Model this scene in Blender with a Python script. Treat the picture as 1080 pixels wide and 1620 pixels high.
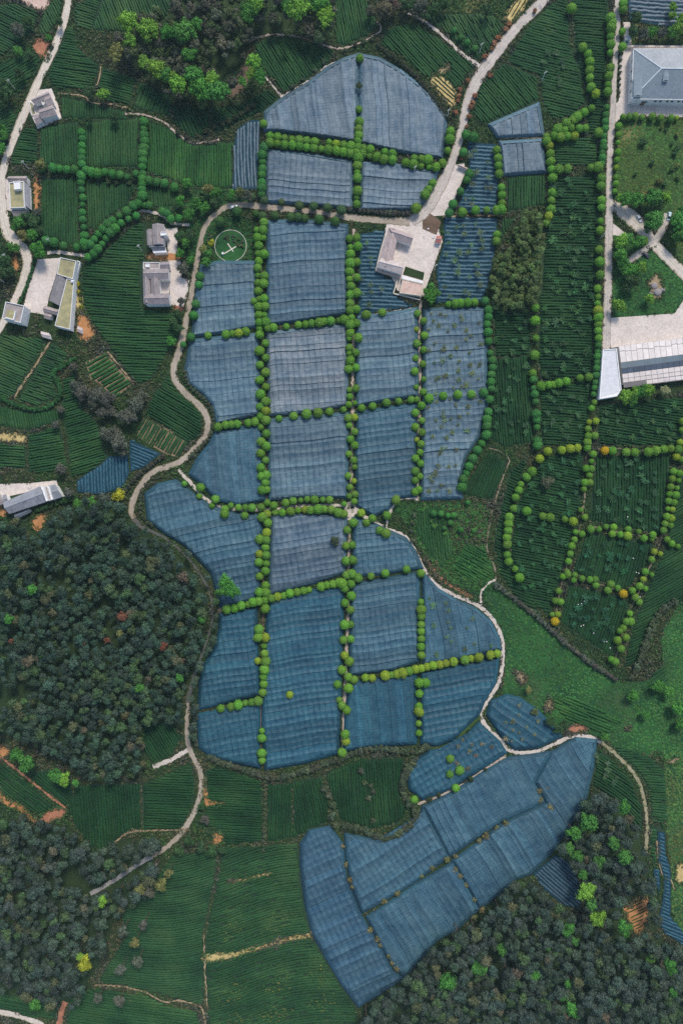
import bpy, bmesh, math, random
import numpy as np
from mathutils import Vector, Matrix
R = math.radians
rng = np.random.default_rng(7)
random.seed(7)
for o in list(bpy.data.objects):
    bpy.data.objects.remove(o)
SC = bpy.context.scene
COL = SC.collection
# ------------------------------------------------------------------ camera
S = 0.36            # metres on the ground per photo pixel (1080 x 1620)
H = 388.8           # drone altitude
cam = bpy.data.cameras.new('camera')
cam.sensor_fit = 'VERTICAL'
cam.sensor_height = 36
cam.lens = 36 * H / (1620 * S)
cam.clip_start = 5
cam.clip_end = 5000
cam_o = bpy.data.objects.new('camera', cam)
COL.objects.link(cam_o)
cam_o.location = (0, 0, H)
SC.camera = cam_o
# ------------------------------------------------------------------ sky and sun
SUN_AZ, SUN_EL = R(20), R(50)      # from the top of the picture, a little to its right side
world = bpy.data.worlds.new('World')
SC.world = world
world.use_nodes = True
wn = world.node_tree
bg = wn.nodes['Background']
sky_tex = wn.nodes.new('ShaderNodeTexSky')
sky_tex.sky_type = 'NISHITA'
sky_tex.sun_disc = False
sky_tex.sun_elevation = SUN_EL
sky_tex.sun_rotation = SUN_AZ
sky_tex.dust_density = 2.0
sky_tex.altitude = 400
wn.links.new(sky_tex.outputs[0], bg.inputs[0])
bg.inputs[1].default_value = 0.10
sun = bpy.data.lights.new('sun', 'SUN')
sun.energy = 1.5
sun.angle = R(14)
sun.color = (1.0, 0.95, 0.88)
sun_o = bpy.data.objects.new('sun', sun)
COL.objects.link(sun_o)
d = Vector((math.sin(SUN_AZ) * math.cos(SUN_EL), math.cos(SUN_AZ) * math.cos(SUN_EL), math.sin(SUN_EL)))
sun_o.rotation_euler = d.to_track_quat('Z', 'Y').to_euler()
sun_o.location = (0, 0, 300)
vs = SC.view_settings
vs.view_transform = 'Standard'
vs.look = 'None'
vs.gamma = 1
vs.use_curve_mapping = False
vs.exposure = 0.95
SC.cycles.use_denoising = False
# ------------------------------------------------------------------ helpers
def W(px, py, z=0.0):
    k = (H - z) / H
    return ((px - 540) * S * k, (810 - py) * S * k, z)

def WP(poly, z=0.0):
    a = np.asarray(poly, float)
    k = (H - z) / H * S
    return np.stack([(a[:, 0] - 540) * k, (810 - a[:, 1]) * k], 1)

def tag(o, label=None, cat=None, group=None, kind=None):
    if label: o['label'] = label
    if cat: o['category'] = cat
    if group: o['group'] = group
    if kind: o['kind'] = kind
    return o

def link(name, me, parent=None, mat=None, color=None):
    o = bpy.data.objects.new(name, me)
    COL.objects.link(o)
    if parent is not None: o.parent = parent
    if mat is not None:
        me.materials.clear()
        me.materials.append(mat)
    if color is not None: o.color = (*color, 1)
    return o

def empty(name, loc=(0, 0, 0), rz=0.0):
    o = bpy.data.objects.new(name, None)
    COL.objects.link(o)
    o.location = loc
    o.rotation_euler = (0, 0, rz)
    o.empty_display_size = 0.5
    return o

def tri_mesh(name, V, F, tint=None, smooth=False):
    V = np.ascontiguousarray(V, dtype=np.float32)
    F = np.ascontiguousarray(F, dtype=np.int32)
    me = bpy.data.meshes.new(name)
    k = F.shape[1]
    me.vertices.add(len(V)); me.vertices.foreach_set('co', V.ravel())
    me.loops.add(F.size); me.loops.foreach_set('vertex_index', F.ravel())
    me.polygons.add(len(F)); me.polygons.foreach_set('loop_start', np.arange(0, F.size, k, dtype=np.int32))
    if smooth: me.polygons.foreach_set('use_smooth', np.ones(len(F), dtype=bool))
    me.update(calc_edges=True)
    if tint is not None:
        ca = me.color_attributes.new('tint', 'FLOAT_COLOR', 'POINT')
        t4 = np.ones((len(V), 4), np.float32); t4[:, :3] = tint
        ca.data.foreach_set('color', t4.ravel())
    return me

class MB:
    """collects polygons for one mesh"""
    def __init__(s): s.v = []; s.f = []
    def face(s, pts):
        n = len(s.v); s.v += [tuple(p) for p in pts]; s.f.append(tuple(range(n, n + len(pts))))
    def box(s, c, sz, rz=0.0, taper=1.0):
        x, y, z = sz[0] / 2, sz[1] / 2, sz[2]
        ca, sa = math.cos(rz), math.sin(rz); n = len(s.v)
        for zz, t in ((0, 1), (z, taper)):
            for a, b in ((-x, -y), (x, -y), (x, y), (-x, y)):
                a *= t; b *= t
                s.v.append((c[0] + a * ca - b * sa, c[1] + a * sa + b * ca, c[2] + zz))
        for q in ((3, 2, 1, 0), (4, 5, 6, 7), (0, 1, 5, 4), (1, 2, 6, 5), (2, 3, 7, 6), (3, 0, 4, 7)):
            s.f.append(tuple(n + i for i in q))
    def prism(s, poly, z0, z1):
        n = len(poly); a = area(poly)
        P = list(poly) if a > 0 else list(poly)[::-1]
        b = len(s.v)
        s.v += [(p[0], p[1], z0) for p in P] + [(p[0], p[1], z1) for p in P]
        s.f.append(tuple(b + n + i for i in range(n)))
        s.f.append(tuple(b + i for i in range(n))[::-1])
        for i in range(n):
            j = (i + 1) % n
            s.f.append((b + i, b + j, b + n + j, b + n + i))
    def tube(s, p0, p1, r0, r1, n=8):
        p0, p1 = Vector(p0), Vector(p1); ax = (p1 - p0).normalized()
        u = ax.orthogonal().normalized(); w = ax.cross(u); b = len(s.v)
        for p, r in ((p0, r0), (p1, r1)):
            for i in range(n):
                a = 2 * math.pi * i / n
                s.v.append(tuple(p + u * math.cos(a) * r + w * math.sin(a) * r))
        for i in range(n):
            j = (i + 1) % n
            s.f.append((b + i, b + j, b + n + j, b + n + i))
        s.f.append(tuple(b + n + i for i in range(n))); s.f.append(tuple(b + i for i in range(n))[::-1])
    def mesh(s, name):
        me = bpy.data.meshes.new(name); me.from_pydata(s.v, [], s.f); me.update(); return me
    def build(s, name, mat, parent=None, color=None, bevel=0):
        me = s.mesh(name)
        if bevel:
            bm = bmesh.new(); bm.from_mesh(me)
            bmesh.ops.remove_doubles(bm, verts=bm.verts, dist=1e-5)
            bmesh.ops.bevel(bm, geom=bm.edges[:], offset=bevel, segments=1, affect='EDGES')
            bm.to_mesh(me); bm.free()
        return link(name, me, parent, mat, color)

def area(P):
    return 0.5 * sum(P[i][0] * P[(i + 1) % len(P)][1] - P[(i + 1) % len(P)][0] * P[i][1] for i in range(len(P)))

def inside(pts, poly):
    pts = np.asarray(pts, float); poly = np.asarray(poly, float)
    x, y = pts[:, 0], pts[:, 1]; r = np.zeros(len(pts), bool)
    n = len(poly); j = n - 1
    for i in range(n):
        xi, yi = poly[i]; xj, yj = poly[j]
        if yi != yj:
            c = ((yi > y) != (yj > y)) & (x < (xj - xi) * (y - yi) / (yj - yi) + xi)
            r ^= c
        j = i
    return r

def poly_dist(pts, poly, closed=True):
    pts = np.asarray(pts, float); poly = np.asarray(poly, float)
    best = np.full(len(pts), 1e9); n = len(poly)
    for i in range(n if closed else n - 1):
        a = poly[i]; b = poly[(i + 1) % n]; ab = b - a
        t = np.clip(((pts - a) @ ab) / max(ab @ ab, 1e-9), 0, 1)
        dd = np.hypot(*(pts - (a + t[:, None] * ab)).T)
        best = np.minimum(best, dd)
    return best

def catmull(P, step=6.0, closed=False):
    P = [np.array(p, float) for p in P]; n = len(P); out = []
    rngi = range(n) if closed else range(n - 1)
    for i in rngi:
        if closed: p0, p1, p2, p3 = P[i - 1], P[i], P[(i + 1) % n], P[(i + 2) % n]
        else: p0, p1, p2, p3 = P[max(i - 1, 0)], P[i], P[i + 1], P[min(i + 2, n - 1)]
        k = max(1, int(np.linalg.norm(p2 - p1) / step))
        for q in range(k):
            t = q / k
            out.append(0.5 * ((2 * p1) + (-p0 + p2) * t + (2 * p0 - 5 * p1 + 4 * p2 - p3) * t * t + (-p0 + 3 * p1 - 3 * p2 + p3) * t ** 3))
    if not closed: out.append(P[-1])
    return np.array(out)

def along(P, spacing):
    """points at even spacing on a polyline"""
    C = catmull(P, 2.0); seg = np.hypot(*np.diff(C, axis=0).T); s = np.concatenate([[0], np.cumsum(seg)])
    n = max(1, int(round(s[-1] / spacing))); q = np.linspace(0, s[-1], n + 1)
    return [(float(np.interp(t, s, C[:, 0])), float(np.interp(t, s, C[:, 1]))) for t in q]

# occupancy raster in photo pixels: True where no tea row or forest tree may stand
OCC = np.zeros((1620, 1080), bool)
RY, RX = np.mgrid[0:1620, 0:1080]
def occupy_poly(poly, grow=0.0):
    P = np.asarray(poly, float)
    x0, y0 = np.floor(P.min(0) - 3).astype(int); x1, y1 = np.ceil(P.max(0) + 3).astype(int)
    x0, y0 = max(x0, 0), max(y0, 0); x1, y1 = min(x1, 1080), min(y1, 1620)
    if x1 <= x0 or y1 <= y0: return
    pts = np.stack([RX[y0:y1, x0:x1].ravel(), RY[y0:y1, x0:x1].ravel()], 1)
    m = inside(pts, P)
    if grow: m |= poly_dist(pts, P) < grow
    OCC[y0:y1, x0:x1] |= m.reshape(y1 - y0, x1 - x0)
def occupy_line(P, half):
    P = np.asarray(P, float)
    for i in range(len(P) - 1):
        q = P[i:i + 2]
        x0, y0 = np.floor(q.min(0) - half - 2).astype(int); x1, y1 = np.ceil(q.max(0) + half + 2).astype(int)
        x0, y0 = max(x0, 0), max(y0, 0); x1, y1 = min(x1, 1080), min(y1, 1620)
        if x1 <= x0 or y1 <= y0: continue
        pts = np.stack([RX[y0:y1, x0:x1].ravel(), RY[y0:y1, x0:x1].ravel()], 1)
        OCC[y0:y1, x0:x1] |= (poly_dist(pts, q, False) < half).reshape(y1 - y0, x1 - x0)
def free(px, py):
    xi = np.clip(np.round(px).astype(int), 0, 1079); yi = np.clip(np.round(py).astype(int), 0, 1619)
    return ~OCC[yi, xi]

ONES = ('zeroth first second third fourth fifth sixth seventh eighth ninth tenth eleventh twelfth thirteenth fourteenth fifteenth '
        'sixteenth seventeenth eighteenth nineteenth').split()
def ordinal(n):
    if n >= 100: return 'hundred-and-' + ordinal(n - 100) if n > 100 else 'hundredth'
    if n < 20: return ONES[n]
    t = {2: 'twent', 3: 'thirt', 4: 'fort', 5: 'fift', 6: 'sixt', 7: 'sevent', 8: 'eight', 9: 'ninet'}[n // 10]
    return t + 'ieth' if n % 10 == 0 else t + 'y-' + ONES[n % 10]

# ------------------------------------------------------------------ materials
def mat_new(name, rough=0.85, spec=0.2):
    m = bpy.data.materials.new(name); m.use_nodes = True
    nt = m.node_tree; b = nt.nodes['Principled BSDF']
    b.inputs['Roughness'].default_value = rough
    b.inputs['Specular IOR Level'].default_value = spec
    return m, nt, b
def nd(nt, t, **kw):
    n = nt.nodes.new(t)
    for k, v in kw.items(): setattr(n, k, v)
    return n
def noise(nt, scale, detail=4, rough=0.6, coord='w', vec=None):
    n = nd(nt, 'ShaderNodeTexNoise'); n.inputs['Scale'].default_value = scale
    n.inputs['Detail'].default_value = detail; n.inputs['Roughness'].default_value = rough
    if vec is None:
        if coord == 'w': vec = nd(nt, 'ShaderNodeNewGeometry').outputs['Position']
        else: vec = nd(nt, 'ShaderNodeTexCoord').outputs['Object']
    nt.links.new(vec, n.inputs['Vector'])
    return n.outputs['Fac']
def ramp(nt, fac, stops, interp='LINEAR'):
    r = nd(nt, 'ShaderNodeValToRGB'); e = r.color_ramp.elements; r.color_ramp.interpolation = interp
    while len(e) < len(stops): e.new(0.5)
    for i, (p, c) in enumerate(stops):
        e[i].position = p; e[i].color = (*c, 1)
    nt.links.new(fac, r.inputs[0]); return r.outputs[0]
def mix(nt, a, b, fac=1.0, mode='MULTIPLY'):
    m = nd(nt, 'ShaderNodeMix', data_type='RGBA', blend_type=mode)
    for s, v in ((0, fac), (6, a), (7, b)):
        if hasattr(v, 'is_linked') or hasattr(v, 'links'): nt.links.new(v, m.inputs[s])
        elif s == 0: m.inputs[0].default_value = v
        else: m.inputs[s].default_value = (*v, 1)
    return m.outputs[2]
def objcol(nt): return nd(nt, 'ShaderNodeObjectInfo').outputs['Color']
def bump(nt, b, h, strength=0.5, dist=0.1):
    n = nd(nt, 'ShaderNodeBump'); n.inputs['Strength'].default_value = strength; n.inputs['Distance'].default_value = dist
    nt.links.new(h, n.inputs['Height']); nt.links.new(n.outputs[0], b.inputs['Normal'])

def surf(name, lo, hi, scale=0.3, rough=0.9, fine=3.0, spec=0.15, stain=None, use_obj=False, bmp=0.4, coord='w', wear=None):
    """two-tone weathered surface: broad noise between two colours, fine grain, optional stains"""
    m, nt, b = mat_new(name, rough, spec)
    c = ramp(nt, noise(nt, scale, 6, 0.65, coord), [(0.3, lo), (0.7, hi)])
    g = noise(nt, fine, 5, 0.7, coord)
    c = mix(nt, c, ramp(nt, g, [(0.25, (0.72,) * 3), (0.75, (1.18,) * 3)]))
    if stain:
        sf = ramp(nt, noise(nt, stain[1], 5, 0.7, coord), [(stain[2], (0,) * 3), (stain[2] + 0.12, (1,) * 3)])
        c = mix(nt, c, stain[0], sf, 'MIX')
    if wear:      # tyre tracks and crumbling, weedy edges across the width of the strip
        sx = nd(nt, 'ShaderNodeSeparateXYZ'); nt.links.new(nd(nt, 'ShaderNodeUVMap').outputs[0], sx.inputs[0])
        wb = nd(nt, 'ShaderNodeMath', operation='MULTIPLY_ADD'); nt.links.new(noise(nt, 0.5, 4), wb.inputs[0]); wb.inputs[1].default_value = 0.22; nt.links.new(sx.outputs[0], wb.inputs[2])
        k = ramp(nt, wb.outputs[0], [(0.14, wear), (0.26, (1, 1, 1)), (0.40, (0.86, 0.85, 0.84)), (0.50, (1.04, 1.04, 1.02)), (0.61, (0.78, 0.80, 0.76)), (0.72, (1.03, 1.02, 1.0)), (0.84, (0.88, 0.87, 0.86)), (0.94, (1, 1, 1)), (1.0, wear)])
        c = mix(nt, c, k)
    if use_obj: c = mix(nt, c, objcol(nt))
    nt.links.new(c, b.inputs['Base Color'])
    bump(nt, b, g, bmp, 0.08)
    return m

M = {}
M['ground'] = surf('ground_soil_and_weeds', (0.016, 0.034, 0.014), (0.038, 0.062, 0.020), 0.10, fine=0.9, stain=((0.07, 0.055, 0.032), 0.06, 0.62))
M['concrete_road'] = surf('pale_concrete_road', (0.54, 0.47, 0.39), (0.72, 0.63, 0.53), 0.15, fine=1.2, stain=((0.42, 0.39, 0.34), 0.3, 0.60), wear=(0.62, 0.60, 0.50))
M['grey_road'] = surf('worn_grey_road', (0.44, 0.39, 0.34), (0.62, 0.54, 0.48), 0.12, fine=1.0, stain=((0.30, 0.28, 0.27), 0.35, 0.56), wear=(0.62, 0.60, 0.50))
M['dirt_road'] = surf('dirt_road', (0.30, 0.245, 0.185), (0.46, 0.39, 0.31), 0.12, fine=0.9, stain=((0.17, 0.17, 0.10), 0.25, 0.60), wear=(0.5, 0.52, 0.36))
M['forest_lane'] = surf('shaded_lane', (0.07, 0.075, 0.065), (0.13, 0.125, 0.11), 0.15, fine=1.0)
M['lane_grey'] = surf('grey_lane', (0.24, 0.23, 0.215), (0.38, 0.355, 0.335), 0.15, fine=1.0)
M['path'] = surf('earth_path', (0.33, 0.25, 0.19), (0.50, 0.41, 0.33), 0.2, fine=1.5, stain=((0.16, 0.13, 0.08), 0.4, 0.60))
M['path_dull'] = surf('dull_path', (0.14, 0.115, 0.07), (0.30, 0.24, 0.17), 0.3, fine=1.2)
M['track_soil'] = surf('track_soil', (0.20, 0.19, 0.10), (0.38, 0.33, 0.21), 0.25, fine=1.2, stain=((0.06, 0.10, 0.03), 0.3, 0.56))
M['pale_path'] = surf('pale_path', (0.46, 0.39, 0.32), (0.62, 0.54, 0.46), 0.2, fine=1.5, stain=((0.25, 0.22, 0.15), 0.4, 0.66))
M['yard'] = surf('concrete_yard', (0.52, 0.45, 0.39), (0.72, 0.62, 0.54), 0.12, fine=0.8, stain=((0.40, 0.36, 0.35), 0.12, 0.60))
M['orange_soil'] = surf('orange_soil', (0.34, 0.15, 0.055), (0.55, 0.27, 0.11), 0.3, fine=1.5, stain=((0.14, 0.08, 0.04), 0.4, 0.64))
M['red_soil'] = surf('red_soil', (0.30, 0.12, 0.07), (0.46, 0.21, 0.12), 0.3, fine=1.2, stain=((0.12, 0.08, 0.05), 0.35, 0.60))
M['yellow_soil'] = surf('yellow_dry_soil', (0.40, 0.29, 0.11), (0.60, 0.46, 0.20), 0.3, fine=1.5, stain=((0.13, 0.13, 0.04), 0.5, 0.62))
M['brown_soil'] = surf('brown_soil', (0.10, 0.065, 0.042), (0.19, 0.125, 0.085), 0.2, fine=1.0)
M['tea_soil'] = surf('soil_between_tea', (0.016, 0.044, 0.024), (0.034, 0.060, 0.030), 0.2, fine=1.0)
M['tan_soil'] = surf('tan_soil', (0.25, 0.18, 0.10), (0.40, 0.30, 0.18), 0.3, fine=1.2)
M['ridge_soil'] = surf('ridge_soil', (0.18, 0.125, 0.075), (0.30, 0.215, 0.13), 0.3, fine=1.2)
M['meadow'] = surf('rough_meadow', (0.018, 0.058, 0.018), (0.062, 0.105, 0.026), 0.07, fine=0.7, stain=((0.17, 0.155, 0.055), 0.045, 0.54))
M['green_meadow'] = surf('green_meadow', (0.010, 0.042, 0.018), (0.034, 0.125, 0.030), 0.05, fine=0.5, stain=((0.042, 0.080, 0.030), 0.035, 0.54))
M['moss_roof'] = surf('mossy_flat_roof', (0.25, 0.23, 0.13), (0.44, 0.39, 0.20), 0.25, fine=1.2, stain=((0.17, 0.15, 0.12), 0.3, 0.60))
M['cement_roof'] = surf('cement_roof', (0.28, 0.24, 0.22), (0.40, 0.35, 0.32), 0.25, fine=1.2)
M['white_wall'] = surf('white_plaster', (0.70, 0.68, 0.66), (0.82, 0.80, 0.77), 0.4, fine=2.0, stain=((0.55, 0.52, 0.48), 0.5, 0.68))
M['cream_wall'] = surf('cream_plaster', (0.50, 0.45, 0.36), (0.66, 0.60, 0.50), 0.4, fine=2.0)
M['pink_roof'] = surf('pinkish_sheet_roof', (0.52, 0.36, 0.29), (0.66, 0.48, 0.39), 0.2, fine=1.0, stain=((0.42, 0.22, 0.16), 0.25, 0.64))
M['red_roof'] = surf('red_painted_roof', (0.36, 0.12, 0.10), (0.50, 0.20, 0.17), 0.3, fine=1.5)
M['glass'] = mat_new('dark_glass', 0.15, 0.5)[0]
M['glass'].node_tree.nodes['Principled BSDF'].inputs['Base Color'].default_value = (0.03, 0.045, 0.055, 1)
M['rubber'] = mat_new('black_rubber', 0.8)[0]
M['rubber'].node_tree.nodes['Principled BSDF'].inputs['Base Color'].default_value = (0.02, 0.02, 0.02, 1)
M['paint'] = surf('painted_metal', (0.82,) * 3, (0.95,) * 3, 0.5, rough=0.35, fine=3, spec=0.5, use_obj=True, bmp=0.0)
M['pole'] = surf('concrete_pole', (0.55, 0.54, 0.51), (0.70, 0.69, 0.66), 0.6, fine=3)
M['bark'] = surf('bark', (0.07, 0.05, 0.035), (0.14, 0.10, 0.07), 1.5, fine=6)
M['cloth'] = surf('clothing', (0.8,) * 3, (1.0,) * 3, 2.0, fine=8, use_obj=True)
M['plain'] = surf('weathered_plain', (0.82,) * 3, (1.0,) * 3, 0.4, fine=2.0, use_obj=True)

def tile_roof(name, lo, hi, stain):
    m, nt, b = mat_new(name, 0.9, 0.15)
    c = ramp(nt, noise(nt, 0.35, 6, 0.7), [(0.3, lo), (0.7, hi)])
    g = noise(nt, 2.2, 6, 0.75)
    c = mix(nt, c, ramp(nt, g, [(0.25, (0.62,) * 3), (0.75, (1.3,) * 3)]))
    sf = ramp(nt, noise(nt, 0.5, 6, 0.7), [(0.58, (0,) * 3), (0.72, (1,) * 3)])
    c = mix(nt, c, stain, sf, 'MIX')
    c = mix(nt, c, objcol(nt))
    nt.links.new(c, b.inputs['Base Color']); bump(nt, b, g, 0.7, 0.12)
    return m
M['tiles'] = tile_roof('grey_clay_tiles', (0.20, 0.185, 0.18), (0.31, 0.285, 0.275), (0.13, 0.12, 0.115))
M['slate'] = surf('slate_blue_sheet', (0.155, 0.195, 0.225), (0.205, 0.25, 0.28), 0.10, rough=0.6, fine=0.7, spec=0.3, use_obj=True, bmp=0.15)

def leafy(name, base, rough=0.7, fine=1.6):
    m, nt, b = mat_new(name, rough, 0.12)
    at = nd(nt, 'ShaderNodeAttribute', attribute_name='tint').outputs['Color']
    c = mix(nt, at, objcol(nt))
    c = mix(nt, c, base)
    n = noise(nt, fine, 3, 0.6)
    c = mix(nt, c, ramp(nt, n, [(0.3, (0.62, 0.68, 0.66)), (0.7, (1.38, 1.30, 1.12))]))
    nt.links.new(c, b.inputs['Base Color'])
    return m
M['leaf'] = leafy('leaves', (1, 1, 1))

def tea_mat():
    m, nt, b = mat_new('tea_leaves', 0.75, 0.12)
    c = ramp(nt, noise(nt, 0.045, 5, 0.6), [(0.30, (0.016, 0.054, 0.022)), (0.50, (0.028, 0.082, 0.028)), (0.70, (0.052, 0.110, 0.036))])
    f = noise(nt, 1.3, 5, 0.75)
    c = mix(nt, c, ramp(nt, f, [(0.28, (0.55, 0.60, 0.62)), (0.72, (1.38, 1.34, 1.18))]))
    p = ramp(nt, noise(nt, 0.11, 4, 0.7), [(0.64, (0,) * 3), (0.78, (0.6,) * 3)])
    c = mix(nt, c, (0.075, 0.088, 0.045), p, 'MIX')
    c = mix(nt, c, objcol(nt))
    c = mix(nt, c, nd(nt, 'ShaderNodeAttribute', attribute_name='tint').outputs['Color'])
    nt.links.new(c, b.inputs['Base Color']); bump(nt, b, f, 1.0, 0.25)
    return m
M['tea'] = tea_mat()

def net_mat(name, seams):
    m, nt, b = mat_new(name, 0.62, 0.35)
    c = ramp(nt, noise(nt, 0.035, 5, 0.65), [(0.30, (0.80, 0.84, 0.88)), (0.70, (1.18, 1.14, 1.10))])
    uv = nd(nt, 'ShaderNodeUVMap').outputs[0]
    mp = nd(nt, 'ShaderNodeMapping'); mp.inputs['Scale'].default_value = (0.9, 7.0, 1.0); nt.links.new(uv, mp.inputs[0])
    st = noise(nt, 1.0, 5, 0.7, vec=mp.outputs[0])
    c = mix(nt, c, ramp(nt, st, [(0.3, (0.70, 0.76, 0.80)), (0.7, (1.34, 1.27, 1.22))]))
    mp2 = nd(nt, 'ShaderNodeMapping'); mp2.inputs['Scale'].default_value = (7.0, 0.8, 1.0); nt.links.new(uv, mp2.inputs[0])
    st2 = noise(nt, 1.0, 4, 0.7, vec=mp2.outputs[0])
    c = mix(nt, c, ramp(nt, st2, [(0.3, (0.80, 0.84, 0.87)), (0.7, (1.20, 1.16, 1.14))]))
    if seams:
        sx = nd(nt, 'ShaderNodeSeparateXYZ'); nt.links.new(uv, sx.inputs[0])
        wob = nd(nt, 'ShaderNodeMath', operation='MULTIPLY_ADD'); nt.links.new(noise(nt, 0.35, 3), wob.inputs[0])
        wob.inputs[1].default_value = 0.45; nt.links.new(sx.outputs[0], wob.inputs[2])
        fr = nd(nt, 'ShaderNodeMath', operation='PINGPONG'); fr.inputs[1].default_value = 0.5
        nt.links.new(wob.outputs[0], fr.inputs[0])
        ln = ramp(nt, fr.outputs[0], [(0.03, (0.52, 0.60, 0.66)), (0.12, (1, 1, 1))])
        vis = ramp(nt, noise(nt, 0.09, 3), [(0.36, (0.25,) * 3), (0.56, (1,) * 3)])
        c = mix(nt, c, ln, vis)
        fv = nd(nt, 'ShaderNodeMath', operation='FRACT'); nt.links.new(sx.outputs[1], fv.inputs[0])
        # painted light on each strip: bright upper edge, dark lower edge, unevenly strong
        strip_shading = ramp(nt, fv.outputs[0], [(0.0, (0.66, 0.72, 0.76)), (0.10, (0.86, 0.90, 0.92)), (0.60, (0.98, 0.98, 0.98)), (0.93, (1.62, 1.48, 1.36)), (1.0, (1.05, 1.02, 1.0))])
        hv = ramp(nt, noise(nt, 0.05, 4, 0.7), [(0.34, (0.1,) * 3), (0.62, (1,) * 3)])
        c = mix(nt, c, strip_shading, hv)
        blot = ramp(nt, noise(nt, 0.13, 5, 0.7), [(0.35, (0.64, 0.76, 0.84)), (0.65, (1.30, 1.20, 1.14))])
        c = mix(nt, c, blot)
    c = mix(nt, c, objcol(nt))
    nt.links.new(c, b.inputs['Base Color'])
    bump(nt, b, st, 0.8, 0.18)
    return m
M['net'] = net_mat('shade_net', True)
M['net_row'] = net_mat('shade_net_rows', False)

# ------------------------------------------------------------------ ground and patches
zcount = [0.0]
def next_z():
    zcount[0] += 0.004
    return 0.02 + zcount[0]

gm = MB()
N = 16; L = 900.0
for i in range(N):
    for j in range(N):
        x0 = -L + 2 * L * i / N; x1 = -L + 2 * L * (i + 1) / N; y0 = -L + 2 * L * j / N; y1 = -L + 2 * L * (j + 1) / N
        gm.face([(x0, y0, 0), (x1, y0, 0), (x1, y1, 0), (x0, y1, 0)])
g_o = gm.build('ground', M['ground']); tag(g_o, 'dark weedy earth under the fields and woods', 'ground', kind='structure')
bm = bmesh.new(); bm.from_mesh(g_o.data); bmesh.ops.remove_doubles(bm, verts=bm.verts, dist=1e-3); bm.to_mesh(g_o.data); bm.free()

def patch(name, poly, mat, label, cat, kind='structure', smooth=True, jit=1.0, occ=True, z=None, color=None):
    P = catmull(poly, 4.0, True) if smooth else np.asarray(poly, float)
    if jit: P = P + rng.normal(0, 0.5 * jit, P.shape)
    z = next_z() if z is None else z
    P2 = WP(P, z)
    bm = bmesh.new(); vv = [bm.verts.new((p[0], p[1], z)) for p in P2]
    f = bm.faces.new(vv)
    if f.normal.z < 0 or area(P2) < 0: bmesh.ops.reverse_faces(bm, faces=[f])
    bmesh.ops.triangulate(bm, faces=bm.faces[:])
    me = bpy.data.meshes.new(name); bm.to_mesh(me); bm.free()
    o = link(name, me, None, mat, color); tag(o, label, cat, kind=kind)
    if occ: occupy_poly(P)
    return o

def ribbon(name, pts, width, mat, label, cat, jit=0.25, kind='structure', occ=True, z=None):
    """road or path: a slightly crowned strip with ragged edges; width in photo pixels, one number or one per point"""
    C = catmull(pts, 3.0)
    w = np.interp(np.linspace(0, len(pts) - 1, len(C)), range(len(pts)), width) if hasattr(width, '__len__') else np.full(len(C), float(width))
    t = np.gradient(C, axis=0); t /= np.maximum(np.hypot(*t.T), 1e-6)[:, None]
    n = np.stack([-t[:, 1], t[:, 0]], 1); z = next_z() if z is None else z
    lo = C - n * (w / 2 + rng.normal(0, jit, len(C)))[:, None]; hi = C + n * (w / 2 + rng.normal(0, jit, len(C)))[:, None]
    A, B, D = WP(lo, z), WP(C, z), WP(hi, z)
    V = []
    for i in range(len(C)): V += [(*A[i], z - 0.01), (*B[i], z + 0.03), (*D[i], z - 0.01)]
    F = []
    for i in range(len(C) - 1):
        for k in (0, 1): F.append((3 * i + k, 3 * i + k + 1, 3 * i + 4 + k, 3 * i + 3 + k))
    rme = tri_mesh(name, np.array(V), np.array(F)); ul = rme.uv_layers.new(name='UVMap'); seg = np.concatenate([[0], np.cumsum(np.hypot(*np.diff(C, axis=0).T))]) * S
    uvv = np.stack([np.tile([0.0, 0.5, 1.0], len(C)), np.repeat(seg, 3) / 6.0], 1)[np.array(F).ravel()]; ul.data.foreach_set('uv', np.ascontiguousarray(uvv, dtype=np.float32).ravel())
    o = link(name, rme, None, mat); tag(o, label, cat, kind=kind)
    a, b_, c_ = [Vector(V[F[0][i]]) for i in (0, 1, 2)]
    if (b_ - a).cross(c_ - b_).z < 0: o.data.flip_normals()
    if occ: occupy_line(C, float(np.mean(w)) / 2 + (1.0 if name != 'lane' else -0.5))
    return o
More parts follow.
